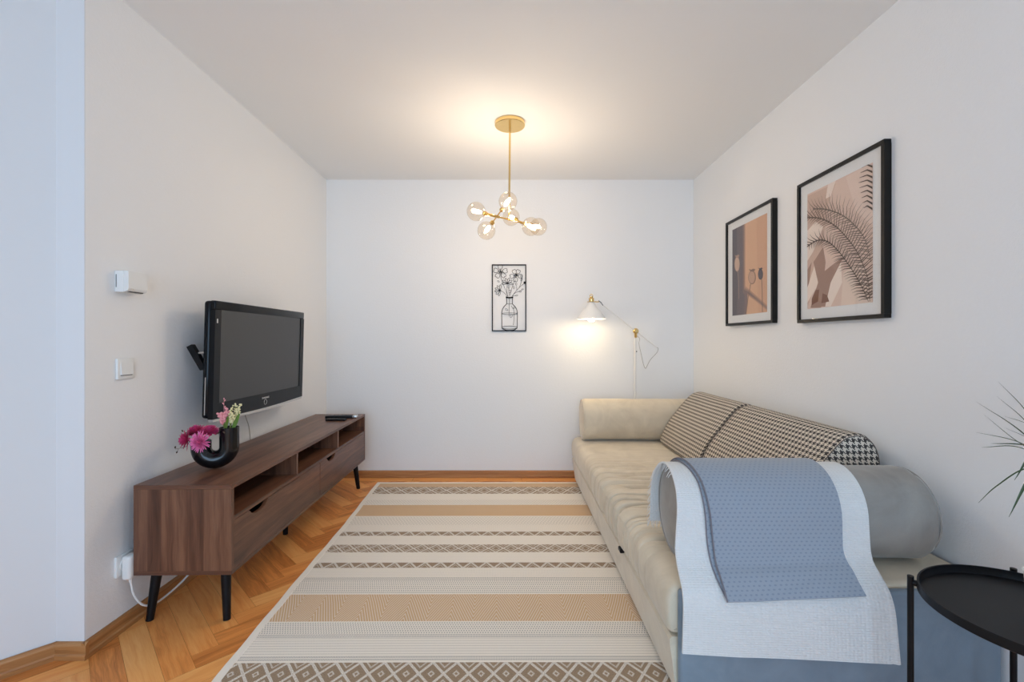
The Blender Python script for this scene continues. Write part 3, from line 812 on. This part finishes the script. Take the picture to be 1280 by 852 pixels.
G().lathe([(1e-7, .0), (.013, 0), (.015, .006), (.013, .014), (1e-7, .014)], (jt.x, LY - .034, jt.z), 12, (0, 1, 0)).build('knob', M_brass, j_)
e0, e1 = lw(262, 133, LD), lw(822, 572, .02)
G().tube([e0, jt + Vector((0, 0, .0)), e1], .0042, 10).build('arm', M_enamel, lp)
sc_ = lw(188, 200, LD); sx, sy = sc_.x, sc_.y
z_of = lambda y: lw(0, y, LD).z
zt, zb = z_of(135), z_of(297)
g = G().lathe([(.024, zt), (.028, zt - .012), (.040, zt - .035), (.075, zt - .080), (.104, zb + .014), (.110, zb), (.1085, zb - .001), (.102, zb + .012), (.073, zt - .080), (.038, zt - .037), (.024, zt - .014), (1e-7, zt - .012)], (sx, sy, 0), 40)
g.build('lamp_shade', M_enamel, lp)
g = G().lathe([(1e-7, zt), (.033, zt), (.034, zt + .004), (.020, zt + .006), (.020, zt + .026), (.024, zt + .028), (.014, zt + .034), (.012, zt + .044), (1e-7, zt + .048)], (sx, sy, 0), 24)
cp = g.build('cap', M_brass, lp)
G().tube([(sx + .012 * math.cos(PI * i / 10), sy, zt + .045 + .016 * math.sin(PI * i / 10)) for i in range(11)], .003, 8).build('ring', M_brass, cp)
G().tube([(sx + .02, sy, zt + .003), (sx + .05, sy, zt + .002), e0], .0042, 8).build('bracket', M_brass, lp)
G().lathe([(1e-7, zb - .024), (.014, zb - .022), (.026, zb - .012), (.031, zb + .004), (.028, zb + .020), (.018, zb + .036), (.012, zb + .05), (1e-7, zb + .05)], (sx, sy, 0), 20).build('bulb', M_bulb2, lp)
cpts = [e1, lw(834, 585, .02), lw(820, 625, .02), lw(760, 690, .015), lw(730, 745, .012), lw(710, 775, .01), lw(690, 730, .01), lw(668, 630, .01), lw(648, 540, .01), lw(655, 490, .005), lw(635, 465, .0)]
G().tube(spline(cpts, 8), .0022, 8).build('cord', M_cord, lp)
G().tube(spline([e0 + Vector((-.005, 0, .01)), lw(280, 138, LD), lw(300, 168, LD)], 6), .0025, 6).build('cord', M_black, lp)
G().ball(lw(625, 613, .018), .005, 8, 6).build('pole_screw', M_black, lp)

# ------------------------------------------------------------------ SOFA
SX0, SX1, SY0, SY1, SZ = .500, 1.530, 1.415, 3.690, .374
sofa = thing('sofa', (1.02, 2.55, 0), 'long low grey beige velvet daybed sofa along the right wall', 'sofa')
G().prism([(.530, .030), (.508, .196), (.516, .206), (1.53, .206), (1.53, .030)], 1, 1.448, SY1).build('base', M_velvet, sofa)
G().box(.530, 1.535, SY0, 1.446, .030, .366, .012, 3).build('end_panel', M_velvet_daylit, sofa)
for (x, y) in ((.74, 1.50), (1.46, 1.50), (.74, 3.62), (1.46, 3.62)):
    G().box(x - .03, x + .03, y - .03, y + .03, .0, .030).build('foot', M_black, sofa)
def fold(x, y):
    """hollows and ridges of the slack cover, strongest midway along the seat"""
    env = math.exp(-((y - 2.34) / .42) ** 2)
    yy = y + .028 * noise.noise((x * 2.2, y * 1.2, 3.)) + .05 * (x - .9)
    n1 = noise.noise((x * 1.3, yy * 11., 1.)); n2 = noise.noise((x * 2.4 + 9, yy * 26., 5.)); n3 = noise.noise((x * 1.1 + 4, yy * 15., 12.))
    gx = max(0., min(1., 1.6 - abs(x - .68) / .20))
    gr = max(0., 1 - abs(n1) / .20) ** 2.2 + .8 * max(0., 1 - abs(n3) / .16) ** 2.2
    return env * (-.030 * gr * gx + .014 * gx * (abs(n1) + abs(n3)) + .006 * n2) + .004 * noise.noise((x * 2.5, y * 1.8, 8.))
prof = [(1.53, .209), (.535, .209), (.516, .213), (.505, .228), (.499, .280), (.503, .330), (.522, .360), (.555, .373), (.60, SZ)]
core = spline([(p[0], 0, p[1]) for p in prof[1:]], 7)
P2 = [Vector((1.53, 0, .209))] + [Vector((1.53 - (1.53 - .535) * i / 6, 0, .209)) for i in range(1, 6)] + core + [Vector((.60 + .93 * i / 46, 0, SZ)) for i in range(1, 47)]
NY = 900; g = G()
nP = len(P2)
nor = []
for i, p in enumerate(P2):
    d = (P2[min(i + 1, nP - 1)] - P2[max(i - 1, 0)]).normalized(); nor.append(Vector((-d.z, 0, d.x)))
def cush(i, j):
    y = 1.4475 + (SY1 - .002 - 1.4475) * j / (NY - 1); p = P2[i]
    e = min(y - 1.4475, SY1 - .002 - y); rr = .03
    sq = 1 - .0 if e > rr else 0
    q = Vector((p.x, y, p.z))
    if i >= 6:
        n_ = nor[i]; xx = p.x if p.z > .36 else p.x - (.36 - p.z) * .0
        dsp = fold(p.x + (.374 - p.z) * .4, y) * (1. if p.x < 1.15 else max(0., 1 - (p.x - 1.15) * 3)) * min(1., e / .05)
        if 6 <= i < 14: dsp *= (i - 6) / 8
        if p.x < .6 and p.z < .34: dsp *= .55
        if e < rr: dsp -= (rr - math.sqrt(max(0, rr * rr - (rr - e) ** 2))) * .55
        q += n_ * dsp
    return q
g.surf(cush, nP, NY, None)
g.face([i * NY for i in range(nP)][::-1]); g.face([i * NY + NY - 1 for i in range(nP)])
b0 = [0, (nP - 1) * NY]
g.face([0, (nP - 1) * NY] + [(nP - 1) * NY + NY - 1, NY - 1])
cu = g.build('seat_cushion', M_velvet, sofa, angle=60)
bm = bmesh.new(); bm.from_mesh(cu.data); bmesh.ops.recalc_face_normals(bm, faces=bm.faces[:]); bm.to_mesh(cu.data); bm.free()
o_ = G().box(.494, .530, 2.035, 2.075, .196, .214, .003, 1).build('pull_strap', M_black, sofa); o_['label'] = 'small black pull strap in the front seam'

def bolster(name, x0, x1, yc, zb, ry, rz, label, mat):
    t_ = tag(bpy.data.objects.new('tmp', None), 'x', 'x'); bpy.data.objects.remove(t_)
    t_ = thing(name, ((x0 + x1) / 2, yc, zb), label, 'cushion', 'bolster cushions on the sofa')
    zc_ = zb + rz; NX, NA = 80, 64; ends = .035
    def fn(i, j):
        a = 2 * PI * i / NA; s_ = j / (NX - 1)
        if s_ < .10: k = s_ / .10; x = x0 - .016 * (1 - (k ** 2)); f = max(.0001, k)
        elif s_ > .90: k = (1 - s_) / .10; x = x1 + .022 * (1 - (k ** 2)); f = max(.0001, k)
        else: x = x0 + (x1 - x0) * (s_ - .10) / .80; f = 1
        e = min(abs(x - x0), abs(x - x1)) if .10 <= s_ <= .90 else 0
        if .10 <= s_ <= .90 and e < .02: f *= 1 - .05 * (1 - e / .02) ** 2
        elif not (.10 <= s_ <= .90): f *= .95
        ca, sa = math.cos(a), math.sin(a)
        y = math.copysign(abs(ca) ** .92, ca) * ry * f; z = math.copysign(abs(sa) ** .92, sa) * rz * f
        w_ = .0035 * noise.noise((x * 5, a * 1.5 * ca, sa * 1.5)) + .004 * max(0, 1 - e / .10) * noise.noise((x * 3, 9 * ca, 9 * sa)) * (f > .5)
        z = zc_ + z * (1 + w_ / rz * 1.); y = yc + y * (1 + w_ / ry)
        return (x, y, max(zb, z))
    g = G().surf(lambda i, j: fn(i, j), NA, NX, None, closed_u=True, flip=True)
    g.build('cover', mat, t_, angle=70)
    for xx in (x0, x1):
        g = G(); P = [(xx, yc + ry * .965 * math.cos(2 * PI * i / 48), max(zb + .004, zc_ + rz * .965 * math.sin(2 * PI * i / 48))) for i in range(49)]
        g.tube(P, .0035, 6, cap=False); g.build('piping', mat, t_)
bolster('bolster_cushion', .592, 1.432, 1.655, SZ + .003, .150, .1555, 'grey velvet bolster under the white and blue throws, near end of the sofa', M_velvet2)
bolster('bolster_cushion', .565, 1.42, 3.560, SZ + .003, .126, .158, 'beige velvet bolster at the far end of the sofa, below the lamp', M_velvet)

sec = [(1.515, SZ + .002), (1.25, SZ + .002), (1.145, SZ + .006), (1.125, SZ + .030), (1.140, .455), (1.185, .540), (1.250, .625), (1.315, .705), (1.365, .752), (1.415, .768), (1.460, .758), (1.497, .715), (1.514, .64), (1.518, .50), (1.515, SZ + .002)]
SEC = spline([(a, 0, b) for a, b in sec], 6)[:-1]
arc = [0]
for i in range(1, len(SEC) + 1): arc.append(arc[-1] + (SEC[i % len(SEC)] - SEC[i - 1]).length)
def backcushion(ya, yb, label):
    t_ = thing('back_cushion', (1.33, (ya + yb) / 2, SZ), label, 'cushion', 'houndstooth back cushions on the sofa')
    n = len(SEC); cen = Vector((1.36, 0, .53)); NY = 60
    def fn(i, j):
        p = SEC[i % n]; y = ya + (yb - ya) * j / (NY - 1); e = min(y - ya, yb - y); r = .016
        k = 1 - .035 * (1 - math.sqrt(max(0, 1 - (1 - min(1, e / r)) ** 2)))
        w_ = 1 + .006 * noise.noise((p.x * 6, y * 5, p.z * 6))
        q = cen + (p - cen) * k * w_
        return (q.x, y, max(SZ + .002, q.z))
    g = G(); o = len(g.v)
    for i in range(n):
        for j in range(NY): g.v.append(fn(i, j))
    for i in range(n):
        for j in range(NY - 1):
            q = [(i, j), (i, j + 1), (i + 1, j + 1), (i + 1, j)]
            g.face([(a % n) * NY + b for a, b in q], [(ya + (yb - ya) * b / (NY - 1), arc[a]) for a, b in q], 0, True)
    for (jj, sgn) in ((0, -1), (NY - 1, 1)):
        rings = 6; base = [Vector(g.v[i * NY + jj]) for i in range(n)]; prev = [i * NY + jj for i in range(n)]
        for r in range(1, rings + 1):
            k = 1 - r / (rings + .6); cur = []
            for i in range(n):
                p = base[i]; q = cen + (Vector((p.x, 0, p.z)) - cen) * k
                cur.append(len(g.v)); g.v.append((q.x, p.y + sgn * .008 * (1 - k ** 2), q.z))
            for i in range(n):
                a, b, c, d = prev[i], prev[(i + 1) % n], cur[(i + 1) % n], cur[i]
                idx = [a, b, c, d] if sgn < 0 else [d, c, b, a]
                g.face(idx, [(g.v[t][0] + .002, g.v[t][2]) for t in idx], 0, True)
            prev = cur
        idx = prev if sgn < 0 else prev[::-1]
        g.face(idx, [(g.v[t][0] + .002, g.v[t][2]) for t in idx], 0, True)
    ob = g.build('cover', M_hound, t_, angle=60)
    bm = bmesh.new(); bm.from_mesh(ob.data); bmesh.ops.recalc_face_normals(bm, faces=bm.faces[:]); bm.to_mesh(ob.data); bm.free()
    for yy in (ya + .002, yb - .002):
        j = 0 if yy < (ya + yb) / 2 else NY - 1
        P = [fn(i, j) for i in range(n)] + [fn(0, j)]
        G().tube(P, .0022, 6, cap=False).build('piping', M_hpipe, t_)
M_hpipe = Mat('dark_woven_piping', lin(112, 102, 94), .85)
backcushion(1.856, 2.700, 'houndstooth back cushion behind the throws, rounded end towards the side table')
backcushion(2.718, 3.412, 'houndstooth back cushion beside the far velvet bolster')

# ------------------------------------------------------------------ THROWS OVER THE NEAR BOLSTER
def drape(off, s0, z1):
    """(y,z) path from behind the bolster, over it, down to the seat edge and down the end of the sofa"""
    yc, zc_, ra, rb = 1.655, SZ + .1565, .150, .1555
    P = [(yc + ra + .006, s0), (yc + ra + .005, zc_)]
    P = [(yc + ra + off, s0 + (zc_ - s0) * i / 6) for i in range(6)]
    P += [(yc + (ra + off) * math.cos(a), zc_ + (rb + off) * math.sin(a)) for a in [PI * .95 * i / 30 for i in range(31)]]
    tail = [(1.494 - off * .9, .490), (1.483 - off * .8, .455), (1.465 - off * .7, .422 + off * .3), (1.440 - off * .6, .394 + off * .6), (1.416 - off * .6, .368 + off * .5), (1.407 - off, .335), (1.403 - off, .28), (1.401 - off, z1)]
    tail = [p for p in tail if p[1] >= z1]
    if tail[-1][1] > z1 + .001: tail.append((tail[-1][0], z1))
    T = spline([(P[-1][0], 0, P[-1][1])] + [(a, 0, b) for a, b in tail], 8)
    return P + [(p.x, p.z) for p in T[1:]]
def lerp_tab(tab, s_):
    for (a, va_), (b, vb_) in zip(tab, tab[1:]):
        if s_ <= b: return va_ + (vb_ - va_) * (s_ - a) / (b - a)
    return tab[-1][1]
def cloth(path, left, right, thick, NX, wav, hem=None):
    n = len(path); ar = [0]
    for i in range(1, n): ar.append(ar[-1] + math.dist(path[i], path[i - 1]))
    T = ar[-1]; nr = []
    for i in range(n):
        a, b = path[max(0, i - 1)], path[min(n - 1, i + 1)]; d = Vector((b[0] - a[0], b[1] - a[1])).normalized(); nr.append(Vector((d.y, -d.x)))
    # outward side: away from the bolster axis
    def pt(i, j, o):
        s_ = ar[i] / T; u = j / (NX - 1); xl, xr = lerp_tab(left, s_), lerp_tab(right, s_)
        x = xl + (xr - xl) * u; nn = nr[i]
        w_ = wav(x, s_)
        dz = hem(u) * max(0, (s_ - .75) / .25) if hem else 0
        return (x, path[i][0] + nn.x * (o + w_), path[i][1] + nn.y * (o + w_) + dz)
    return pt, n, ar
whp = drape(.010, .43, .185)
wl = [(0, .560), (.20, .566), (.35, .570), (.50, .560), (.68, .537), (1, .526)]
wr = [(0, 1.20), (.30, 1.20), (.50, 1.185), (.72, 1.165), (1, 1.186)]
def wave_w(x, s_):
    k = max(0, (s_ - .62) / .38)
    xr = lerp_tab(wr, s_); hm = .0022 * max(0, 1 - abs(xr - x - .006) / .006) - .0015 * max(0, 1 - abs(xr - x - .022) / .007)
    return .0015 * noise.noise((x * 9, s_ * 6, 2.)) + k * hm * 1.5 + k * (.0055 * (noise.noise((x * 4.2, s_ * 1.5, 7.)) + .6))
def solid_cloth(path, left, right, thick, NX, wav, hem=None):
    pt, n, ar = cloth(path, left, right, thick, NX, wav, hem)
    g = G(); uvf = lambda i, j: (lerp_tab(left, ar[min(i, n - 1)] / ar[-1]) + (lerp_tab(right, ar[min(i, n - 1)] / ar[-1]) - lerp_tab(left, ar[min(i, n - 1)] / ar[-1])) * j / (NX - 1), ar[min(i, n - 1)])
    g.surf(lambda i, j: pt(i, j, thick), n, NX, uvf); o2 = len(g.v)
    g.surf(lambda i, j: pt(i, j, 0.), n, NX, uvf, flip=True)
    idx = lambda i, j: i * NX + j
    for i in range(n - 1):
        for j, fl in ((0, False), (NX - 1, True)):
            q = [idx(i, j), idx(i + 1, j), o2 + idx(i + 1, j), o2 + idx(i, j)]
            g.face(q[::-1] if fl else q, [uvf(i, j)] * 4, 0, False)
    for j in range(NX - 1):
        for i, fl in ((0, True), (n - 1, False)):
            q = [idx(i, j), idx(i, j + 1), o2 + idx(i, j + 1), o2 + idx(i, j)]
            g.face(q[::-1] if fl else q, [uvf(i, j)] * 4, 0, False)
    return g, pt, n
def finish(ob):
    bm = bmesh.new(); bm.from_mesh(ob.data); bmesh.ops.recalc_face_normals(bm, faces=bm.faces[:]); bm.to_mesh(ob.data); bm.free(); return ob
wb = thing('white_blanket', (.87, 1.50, SZ), 'white woven blanket draped over the near bolster and sofa end', 'blanket')
g, pt, n = solid_cloth(whp, wl, wr, .007, 90, wave_w, lambda u: .010 - .030 * u)
finish(g.build('cloth', M_knit, wb, angle=60))
P = [pt(i, 89, .0035) for i in range(n)]
g = G()
for k in range(26):
    i = int(k * 1.05); p = Vector(pt(min(i, n - 1), 0, .003)); L = .016 + rnd.random() * .014
    g.tube([p, p + Vector((-.006, .004, -L * .5)), p + Vector((-.007 - rnd.random() * .006, .006, -L))], [.0016, .0013, .0007], 5)
for j in range(0, 16):
    p = Vector(pt(0, j, .003)); L = .018 + rnd.random() * .016
    g.tube([p + Vector((0, 0, .004)), p + Vector((rnd.uniform(-.004, .002), .002, -L * .5)), p + Vector((rnd.uniform(-.008, .002), .003, -L))], [.0017, .0013, .0007], 5)
o_ = g.build('fringe', M_knit, wb); o_['kind'] = 'stuff'
blp = drape(.0225, .52, .352)
bup = drape(.0180, .54, .360)
bl = [(0, .612), (.36, .630), (.52, .648), (.75, .655), (1, .655)]
brr = [(0, 1.10), (.36, 1.10), (.58, 1.088), (.8, 1.070), (1, 1.073)]
def wave_b(x, s_):
    k = max(0, (s_ - .42) / .58); e = max(0., 1 - abs(x - .86) / .26)
    return max(0, wave_w(x, s_ * .80)) + .001 + k * (.004 + .006 * noise.noise((x * 6, s_ * 9 + x * 3, 4.)) + .010 * e * max(0, noise.noise((x * 5, s_ * 14 + x * 6, 1.))))
bt = thing('blue_throw', (.86, 1.50, SZ), 'folded blue grey dotted throw lying over the white blanket on the near bolster', 'throw')
g, ptb, nb = solid_cloth(blp, bl, brr, .006, 80, wave_b, lambda u: .0 + .018 * u)
finish(g.build('upper_layer', M_blue, bt, angle=60))
bl2 = [(0, .606), (.36, .622), (.52, .640), (.78, .640), (.92, .646), (1, .656)]
gu, ptu, nu_ = solid_cloth(bup, bl2, brr, .003, 60, wave_b, lambda u: .018 * u)
finish(gu.build('under_layer', M_blue, bt, angle=60))
g2 = G().tube([Vector(ptb(i, 0, .0065)) for i in range(nb)], .0026, 8).tube([Vector(ptu(i, 0, .0015)) for i in range(nu_)], .0024, 8)
o_ = g2.build('piping', M_piping, bt); o_['label'] = 'dark grey piped edge along the fold'

# ------------------------------------------------------------------ RUG
def rugmats():
    W_, T_, B_, Gy = lin(243, 234, 220), lin(212, 176, 134), lin(168, 142, 112), lin(150, 143, 134)
    def base(name, fn):
        m = Mat(name, W_, .95); u, v = m.uv(); fac, A, B = fn(m, u, v)
        n = m.noise(m.vec(u * 140, v * 30), 1., 2); mott = m.noise(m.obj(), 330, 2, .8)
        c = m.mix(fac, A, B) if not isinstance(fac, float) else m.mix(fac, A, B)
        c = m.mix(((mott - .44) * 4.).max(0.).min(.75), c, lin(112, 94, 78)) if name in ('rug_diamonds', 'rug_hexagons', 'rug_triangles', 'rug_big_diamonds') else m.mix((n - .5) * .22, c, (.35, .30, .25, 1))
        m.color(c)
        m.bump((u * 1500).sin() * .5 + n, .25, .002); m.b.inputs['Sheen Weight'].default_value = .1
        return m
    d = {}
    d['w'] = base('rug_cream', lambda m, u, v: (((v * 9).frac().lt(.3)) * .10, W_, Gy))
    d['k'] = base('rug_edge', lambda m, u, v: (0.0, W_, W_))
    d['t'] = base('rug_tan', lambda m, u, v: (((((u / .19).tri() * 1.1 + v * .9) * 8).frac().lt(.26)) * .75, T_, W_))
    d['p'] = base('rug_plain_tan', lambda m, u, v: (((v * 12).frac().lt(.25)) * .2, T_, W_))
    d['z'] = base('rug_triangles', lambda m, u, v: (((u / .078).tri() - v).abs().lt(.17).max((((u / .078).tri() - v + .45).abs().lt(.09)) * .5).max(v.lt(.06)).max(v.gt(.95)), B_, W_))
    def dia(p, t, inner=.5):
        def f(m, u, v):
            a = (u / p).tri(); q = (v * 2 - 1).abs()
            s_ = a + q
            return (s_ - 1).abs().lt(t).max(((s_ - inner).abs().lt(t * .55)) * .8).max(((s_ - 1.55).abs().lt(t * .6)) * .7), B_, W_
        return f
    d['d'] = base('rug_diamonds', dia(.082, .17))
    d['h'] = base('rug_hexagons', dia(.115, .17))
    d['D'] = base('rug_big_diamonds', dia(.0855, .15, .22))
    def weave(m, u, v):
        i = (u / .010).floor(); j = (v * 6).floor()
        return ((((u / .010 + j * .5).frac()).lt(.5)) * ((v * 6).frac().lt(.6))) * .55, W_, lin(104, 100, 98)
    d['g'] = base('rug_grey_weave', weave)
    d['f'] = base('rug_fine_weave', lambda m, u, v: (((((u / .02).tri() + v * 3) * 1.).frac().lt(.4)) * .35, W_, Gy))
    d['c'] = base('rug_dotted_cream', lambda m, u, v: ((((u / .008).frac().lt(.4)) * ((v * 8).frac().lt(.5))) * .28, W_, Gy))
    d['l'] = base('rug_grey_line', lambda m, u, v: (((u / .006).frac().lt(.55)) * ((v * 2).frac().lt(.7)) * .6, W_, lin(96, 92, 90)))
    d['r'] = base('rug_ribbed_cream', lambda m, u, v: (((v * 7).frac().lt(.28)) * ((u / .006).frac().lt(.7)) * .45, W_, Gy))
    return d
RM = rugmats()
bands = [('k', 602.6, 604), ('p', 604, 608.6), ('h', 608.6, 617), ('w', 617, 624.5), ('f', 624.5, 631), ('p', 631, 644.7), ('k', 644.7, 645.6), ('f', 645.6, 655.6), ('c', 655.6, 664.3), ('z', 664.3, 669.5),
         ('w', 669.5, 680.6), ('d', 680.6, 690.1), ('w', 690.1, 702.8), ('z', 702.8, 709.8), ('c', 709.8, 721.6), ('l', 721.6, 725.6), ('g', 725.6, 739.7), ('l', 739.7, 741.6), ('k', 741.6, 742.8),
         ('t', 742.8, 776.8), ('k', 776.8, 778.3), ('g', 778.3, 793), ('l', 793, 797.8), ('r', 797.8, 820.5), ('l', 820.5, 827), ('k', 827, 828.6), ('D', 828.6, 858), ('k', 858, 859.5), ('l', 859.5, 866)]
RZ = .009
def yb_(py): return F * (HC - RZ) / (py - CY)
seq = [(k, yb_(a), yb_(b)) for k, a, b in bands]
y_ = seq[-1][2]                                    # the pattern runs on towards the viewer, mirrored
for k, a, b in seq[-2::-1]:
    w_ = a - b; seq.append((k, y_, y_ - w_)); y_ -= w_
    if y_ < .35: break
edge = [(.2, -.955), (1.53, -.993), (1.683, -.999), (2.21, -1.014), (2.787, -1.024), (3.3, -1.048), (3.70, -1.063)]
xl_ = lambda y: lerp_tab(edge, max(.2, min(3.7, y))) + .0015 * math.sin(y * 23)
keys = list(RM); g = G(); RWID = 1.625; NXr = 24
for k, a, b in seq:
    m_ = max(1, int((a - b) / .05)); o = len(g.v)
    for i in range(m_ + 1):
        y = a + (b - a) * i / m_
        for j in range(NXr + 1):
            u = j / NXr * RWID; bow = .010 * math.sin(PI * j / NXr) * (.6 if y < 2 else .2) - .006 * (j / NXr) * 0 
            g.v.append((xl_(y) + u, y + bow * .4 + .005 * j / NXr, RZ))
    for i in range(m_):
        for j in range(NXr):
            q = [(i, j), (i + 1, j), (i + 1, j + 1), (i, j + 1)]
            border = j == 0
            g.face([o + p * (NXr + 1) + t for p, t in q], [(t / NXr * RWID, p / m_) for p, t in q], keys.index(k), False)
# narrow cream selvedge along the left side, and the rug's thickness
ys = [seq[0][1] + (seq[-1][2] - seq[0][1]) * i / 60 for i in range(61)]
o = len(g.v)
for y in ys:
    x = xl_(y); g.v += [(x - .003, y, .0005), (x - .002, y, RZ + .0012), (x + .026, y, RZ + .0014), (x + .028, y, RZ - .001)]
for i in range(60):
    for k in range(3):
        g.face((o + i * 4 + k, o + i * 4 + 4 + k, o + i * 4 + 5 + k, o + i * 4 + 1 + k), [(k * .01, i * .02)] * 4, keys.index('k'))
ya, yz = seq[0][1], seq[-1][2]
o = len(g.v)
g.v += [(xl_(ya), ya, RZ), (xl_(ya) + RWID, ya + .005, RZ), (xl_(ya) + RWID, ya + .005, .0005), (xl_(ya), ya, .0005), (xl_(yz), yz, RZ), (xl_(yz) + RWID, yz + .005, RZ), (xl_(yz) + RWID, yz + .005, .0005), (xl_(yz), yz, .0005)]
kk = keys.index('k')
for q in ((0, 1, 2, 3), (4, 7, 6, 5), (1, 5, 6, 2), (3, 2, 6, 7)): g.face([o + t for t in q], None, kk)
rug = g.build('rug', [RM[k] for k in keys])
tag(rug, 'cream and tan striped woven rug with diamond bands on the parquet', 'rug')

# ------------------------------------------------------------------ SIDE TABLE AND PLANT
tx, ty, tr, tz = 1.282, 1.091, .2285, .500
tb_ = thing('side_table', (tx, ty, 0), 'round black metal tray side table beside the near end of the sofa', 'side table')
G().lathe([(1e-7, tz - .0245), (tr - .004, tz - .0245), (tr, tz - .022), (tr, tz - .001), (tr - .001, tz), (tr - .0035, tz), (tr - .0045, tz - .001), (tr - .0045, tz - .012), (tr - .0075, tz - .0205), (1e-7, tz - .0205)], (tx, ty, 0), 96).build('tray', M_blackmetal, tb_)
for a in (54, 140, 234, 320):
    a = math.radians(a); c_, s_ = math.cos(a), math.sin(a); R = tr + .0125
    g = G().tube([(tx + R * c_, ty + R * s_, 0.0003), (tx + R * c_, ty + R * s_, tz + .004)], .0075, 18); lg = g.build('leg', M_blackmetal, tb_)
    G().tube([(tx + (R - .004) * c_, ty + (R - .004) * s_, tz - .013), (tx + (tr - .001) * c_, ty + (tr - .001) * s_, tz - .013)], .008, 12).build('connector', M_blackmetal, lg)
g = G().tube([(tx + .235 * math.cos(math.radians(54)), ty + .235 * math.sin(math.radians(54)), .06), (tx + .235 * math.cos(math.radians(234)), ty + .235 * math.sin(math.radians(234)), .06)], .006, 10)
g.tube([(tx + .235 * math.cos(math.radians(140)), ty + .235 * math.sin(math.radians(140)), .072), (tx + .235 * math.cos(math.radians(320)), ty + .235 * math.sin(math.radians(320)), .072)], .006, 10).build('cross_brace', M_blackmetal, tb_)

PX, PY, PZ = 1.305, 1.085, tz - .0203
pp = thing('potted_plant', (PX, PY, PZ), 'green spiky potted plant whose thin leaf tips reach in above the side table', 'plant')
G().lathe([(1e-7, .0), (.042, .0), (.046, .004), (.054, .10), (.056, .104), (.053, .106), (.050, .098), (1e-7, .095)], (PX, PY, PZ), 32).build('pot', M_white, pp)
G().tube(spline([(PX, PY, PZ + .09), (PX + .006, PY - .004, PZ + .2), (PX - .004, PY + .004, PZ + .31), (PX, PY, PZ + .39)], 6), .006, 10).build('stem', M_twig, pp)
M_grass = Mat('dark_green_blade', lin(52, 74, 36), .45)
Lg = G()
def blade(root, tip, sag, w, curl=None):
    root, tip = Vector(root), Vector(tip); mid = root.lerp(tip, .5) + Vector((0, 0, sag)); P = spline([root, mid, tip] if not curl else [root, mid, tip, tip + Vector(curl)], 8); n = len(P)
    o = len(Lg.v)
    for i, p in enumerate(P):
        d = (P[min(i + 1, n - 1)] - P[max(i - 1, 0)]).normalized(); sd = d.cross(Vector((0, -.35, 1))).normalized(); s_ = i / (n - 1)
        ww = w * (1 - s_ ** 2.2) * min(1, .5 + s_ * 3) + .0003; up = sd.cross(d)
        Lg.v += [tuple(p - sd * ww), tuple(p - up * ww * .35), tuple(p + sd * ww)]
    for i in range(n - 1):
        for k in range(2): Lg.face((o + i * 3 + k, o + i * 3 + k + 1, o + i * 3 + k + 4, o + i * 3 + k + 3), None, 0, True)
hd = Vector((PX, PY, PZ + .385))
tips = [((1220.5, 502), .012, .0032), ((1246, 495), .02, .0028), ((1230, 518), -.012, .0034), ((1220, 540), .012, .0026), ((1238, 554), .012, .0028), ((1227, 559), .024, .0020), ((1255, 534), .010, .0026), ((1248, 477), .028, .0020), ((1261, 646), .045, .0030), ((1268, 600), .05, .0028), ((1256, 520), .02, .0026)]
for (p, sag, w) in tips:
    Y = PY + rnd.uniform(-.06, .05); blade(hd + Vector((0, 0, rnd.uniform(-.03, .02))), at(p[0], p[1], Y), sag, w * 1.5)
blade(hd + Vector((0, 0, -.04)), at(1246, 607, PY), .03, .0016, at(1223, 628, PY) - at(1246, 607, PY))
for k in range(40):
    a = rnd.uniform(-PI * .95, -.02 * PI) + .0; el = rnd.uniform(-.5, 1.2); L = rnd.uniform(.17, .27)
    d = Vector((math.cos(a) * math.cos(el) * .55 + .25, math.sin(a) * math.cos(el), math.sin(el)))
    tp_ = hd + d * L; tp_.x = min(tp_.x, XR - .012)
    if (tp_.x / tp_.y) * F + CX < 1286: continue
    blade(hd + Vector((0, 0, rnd.uniform(-.04, .02))), tp_, .02, .0046)
Lg.build('leaves', M_grass, pp)

# ------------------------------------------------------------------ LIGHT, CAMERA
w = bpy.data.worlds.new('world'); bpy.context.scene.world = w; w.use_nodes = True
w.node_tree.nodes['Background'].inputs[0].default_value = (.55, .72, 1, 1); w.node_tree.nodes['Background'].inputs[1].default_value = 1.
ld = bpy.data.lights.new('daylight', 'AREA'); ld.shape = 'RECTANGLE'; ld.size = wx1 - wx0 - .1; ld.size_y = wz1 - wz0 - .1; ld.energy = WIN_W; ld.color = (.48, .73, 1.)
lo = bpy.data.objects.new('window_daylight', ld); C.objects.link(lo); lo.location = ((wx0 + wx1) / 2, WY - .13, (wz0 + wz1) / 2); lo.rotation_euler = (math.radians(90), 0, 0)
cam = bpy.data.cameras.new('camera'); co = bpy.data.objects.new('camera', cam); C.objects.link(co)
cam.sensor_width = 36; cam.lens = 36 * F / 1280; cam.clip_start = .02; cam.shift_x = 3 / 1280
co.location = (0, 0, HC); co.rotation_euler = (math.radians(90), 0, 0)
s = bpy.context.scene; s.camera = co
s.view_settings.view_transform = 'Standard'; s.view_settings.look = 'None'; s.view_settings.gamma = 1; s.view_settings.use_curve_mapping = False
s.view_settings.exposure = .19
s.cycles.use_denoising = True; s.cycles.max_bounces = 10; s.cycles.diffuse_bounces = 6; s.cycles.transparent_max_bounces = 12; s.cycles.sample_clamp_indirect = 8
